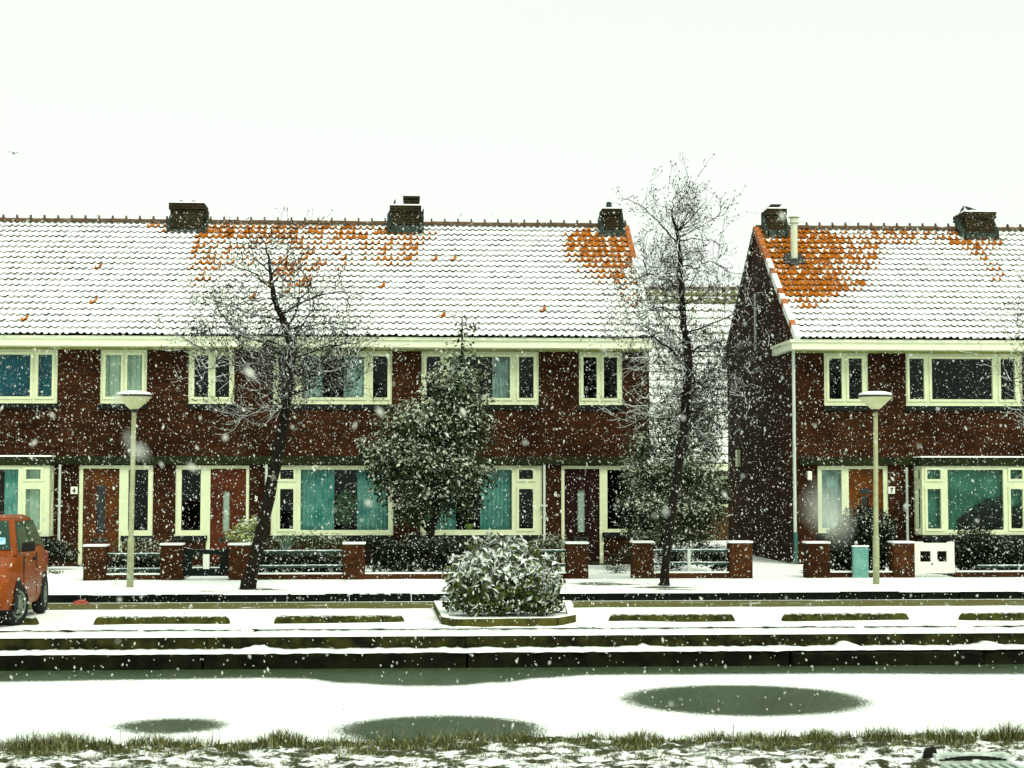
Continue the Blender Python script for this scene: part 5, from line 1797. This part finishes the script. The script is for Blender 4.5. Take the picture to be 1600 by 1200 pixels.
bird('crow', 'black crow with raised tail on the chimney at the right edge', Vector((a7 + 0.17, yf7 + 0.2, zt7 - 0.005)), 0.26, R(200), 0.0)
bird('crow', 'hunched black crow on the left rim of the chimney at the right edge', Vector((a7 - 0.0, yf7 + 0.1, zt7 - 0.005)), 0.2, R(30), 0.75)
c6 = atY(618, 320, YR - 0.2)
bird('small_bird', 'small dark bird on the chimney above the brick pier between the houses', Vector((c6.x, YR - 0.2, atY(618, 318.5, YR - 0.2).z)), 0.16, R(60), 0.9, group='small birds')
bird('gull', 'dark bird gliding in the white sky at the far left', atY(21, 240, 60), 0.2, R(120), 0.3, True, group='flying birds')

# ------------------------------------------------------------------ grass on the near bank
GRASS = NTB('bank_grass')
g_ = GRASS.G()
rr_ = g_.outputs['Random Per Island']
cg = GRASS.mix(GRASS.math('POWER', rr_, 1.6), (0.012, 0.016, 0.003), (0.19, 0.2, 0.04))
r2 = GRASS.math('FRACT', GRASS.math('MULTIPLY', rr_, 53.3))
cg = GRASS.mix(GRASS.math('LESS_THAN', r2, 0.14), cg, (0.4, 0.42, 0.24))
GRASS.col(cg); GRASS.rough(0.6, 0.2)
m = MB()
rgn = random.Random(3)
tufts = []
for (px, py, r, dn, hh) in ((110, 1172, 0.28, 700, 0.15), (60, 1165, 0.3, 600, 0.13), (385, 1148, 0.1, 260, 0.13), (440, 1160, 0.16, 520, 0.14), (240, 1158, 0.2, 400, 0.12), (730, 1152, 0.12, 260, 0.13), (820, 1162, 0.15, 500, 0.1),
                            (880, 1146, 0.1, 260, 0.1), (1010, 1148, 0.11, 320, 0.14), (985, 1165, 0.14, 420, 0.11), (1280, 1148, 0.12, 300, 0.13), (1385, 1152, 0.14, 300, 0.12), (1480, 1156, 0.2, 420, 0.12), (1580, 1156, 0.16, 480, 0.17), (20, 1150, 0.25, 400, 0.13), (1170, 1168, 0.16, 260, 0.09), (560, 1178, 0.2, 260, 0.07), (520, 1160, 0.14, 220, 0.09), (640, 1166, 0.2, 300, 0.08), (1300, 1180, 0.15, 240, 0.07)):
    c = atZ(px, py, 0.07)
    tufts.append((c.x, c.y, r, dn, hh))


def blade(x, y, h, lean=0.5):
    z = bank_z(x, y) - 0.01
    an = rgn.uniform(0, 6.28)
    la = rgn.uniform(0, lean) * h
    dx, dy = math.cos(an) * la, math.sin(an) * la
    wn = rgn.uniform(0, 3.14)
    wx, wy = math.cos(wn) * 0.0024, math.sin(wn) * 0.0024
    n = len(m.v)
    m.v += [(x - wx, y - wy, z), (x + wx, y + wy, z), (x + dx * .45 + wx * .8, y + dy * .45 + wy * .8, z + h * .6), (x + dx * .45 - wx * .8, y + dy * .45 - wy * .8, z + h * .6), (x + dx * 1.3, y + dy * 1.3, z + h)]
    m.f += [(n, n + 1, n + 2, n + 3), (n + 3, n + 2, n + 4)]; m.m += [0, 0]


for (tx_, ty_, r, dn, hh) in tufts:
    for _ in range(dn):
        a_, q = rgn.uniform(0, 6.28), r * math.sqrt(rgn.random())
        blade(tx_ + q * math.cos(a_) * 1.1, ty_ + q * math.sin(a_) * 0.7, hh * 1.2 * rgn.uniform(0.4, 1.05) * (1 - 0.45 * q / r), 0.75)
cnt = 0
while cnt < 30000:
    x, y = rgn.uniform(-4.6, 5.6), rgn.uniform(10.75, 12.7)
    dband = max(0.0, 1 - abs(y - 12.08) / 0.58)
    pn = noise.noise(Vector((x * 2.7, y * 4.2, 8.8))) + 0.6 * noise.noise(Vector((x * 8, y * 9, 1.2)))
    pr_ = dband * (0.36 + 0.95 * pn) + max(0, pn - 0.3) * 0.35
    cnt += 0.25
    if rgn.random() < pr_:
        cnt += 0.75
        blade(x, y, rgn.uniform(0.02, 0.07) * (0.6 + 0.5 * dband + 1.0 * max(0, pn)), 0.8)
for _ in range(330):
    cx, cy = rgn.uniform(-4.2, 5.2), 10.75 + 1.35 * rgn.random() ** 0.8
    r = rgn.uniform(0.02, 0.075)
    for _q in range(int(18 + 420 * r)):
        a_, q = rgn.uniform(0, 6.28), r * math.sqrt(rgn.random())
        blade(cx + q * math.cos(a_) * 1.5, cy + q * math.sin(a_) * 0.7, rgn.uniform(0.012, 0.05), 1.6)
for _ in range(90):
    blade(rgn.uniform(-4, 5), rgn.uniform(11.9, 12.3), rgn.uniform(0.11, 0.19), 0.35)
tag(m.build('grass', GRASS.m), kind='stuff')

# ------------------------------------------------------------------ falling snow
FL = NTB('snow_flakes'); FL.col((0.66, 0.69, 0.62)); FL.rough(0.9, 0.1)
FLAKE = FL.m
m = MB()
rf = random.Random(99)


def flake(p, s):
    d = (Vector((0.25, 0, -1)) + rdir(rf) * 0.8).normalized()
    a_ = d.cross(rdir(rf)); a_.normalize()
    b_ = d.cross(a_)
    el = rf.uniform(1.0, 2.5)
    n = len(m.v)
    for v_ in (d * s * el, -d * s * el, a_ * s, -a_ * s * rf.uniform(.6, 1.2), b_ * s * rf.uniform(.6, 1.2), -b_ * s):
        m.v.append(tuple(p + v_))
    for q in ((0, 2, 4), (0, 4, 3), (0, 3, 5), (0, 5, 2), (1, 4, 2), (1, 3, 4), (1, 5, 3), (1, 2, 5)):
        m.f.append(tuple(n + i for i in q)); m.m.append(0)


N = 0
while N < 38000:
    # even density through the air the camera looks into
    Y = 36.4 * (rf.random() ** (1 / 3.0))
    if Y < 1.6: continue
    px, py = rf.uniform(-40, 1640), rf.uniform(330, 1200)
    p = atY(px, py, Y)
    if p.z < 0.2 and Y > 10: continue
    s = rf.choice((0.003, 0.004, 0.005, 0.0062)) * rf.uniform(0.8, 1.25)
    if Y < 7: s *= 0.62
    flake(p, s)
    N += 1
for (px, py, Y, s) in ((1288, 795, 0.42, 0.0034), (1308, 818, 0.5, 0.0022), (200, 684, 1.15, 0.003), (216, 705, 1.0, 0.0042), (390, 583, 2.2, 0.0045), (300, 730, 2.0, 0.0035), (352, 684, 2.6, 0.0045), (576, 786, 2.2, 0.0055), (1040, 800, 1.8, 0.004), (1222, 338, 2.4, 0.004)):
    flake(atY(px, py, Y), s)
tag(m.build('falling_snow', FLAKE), kind='stuff')
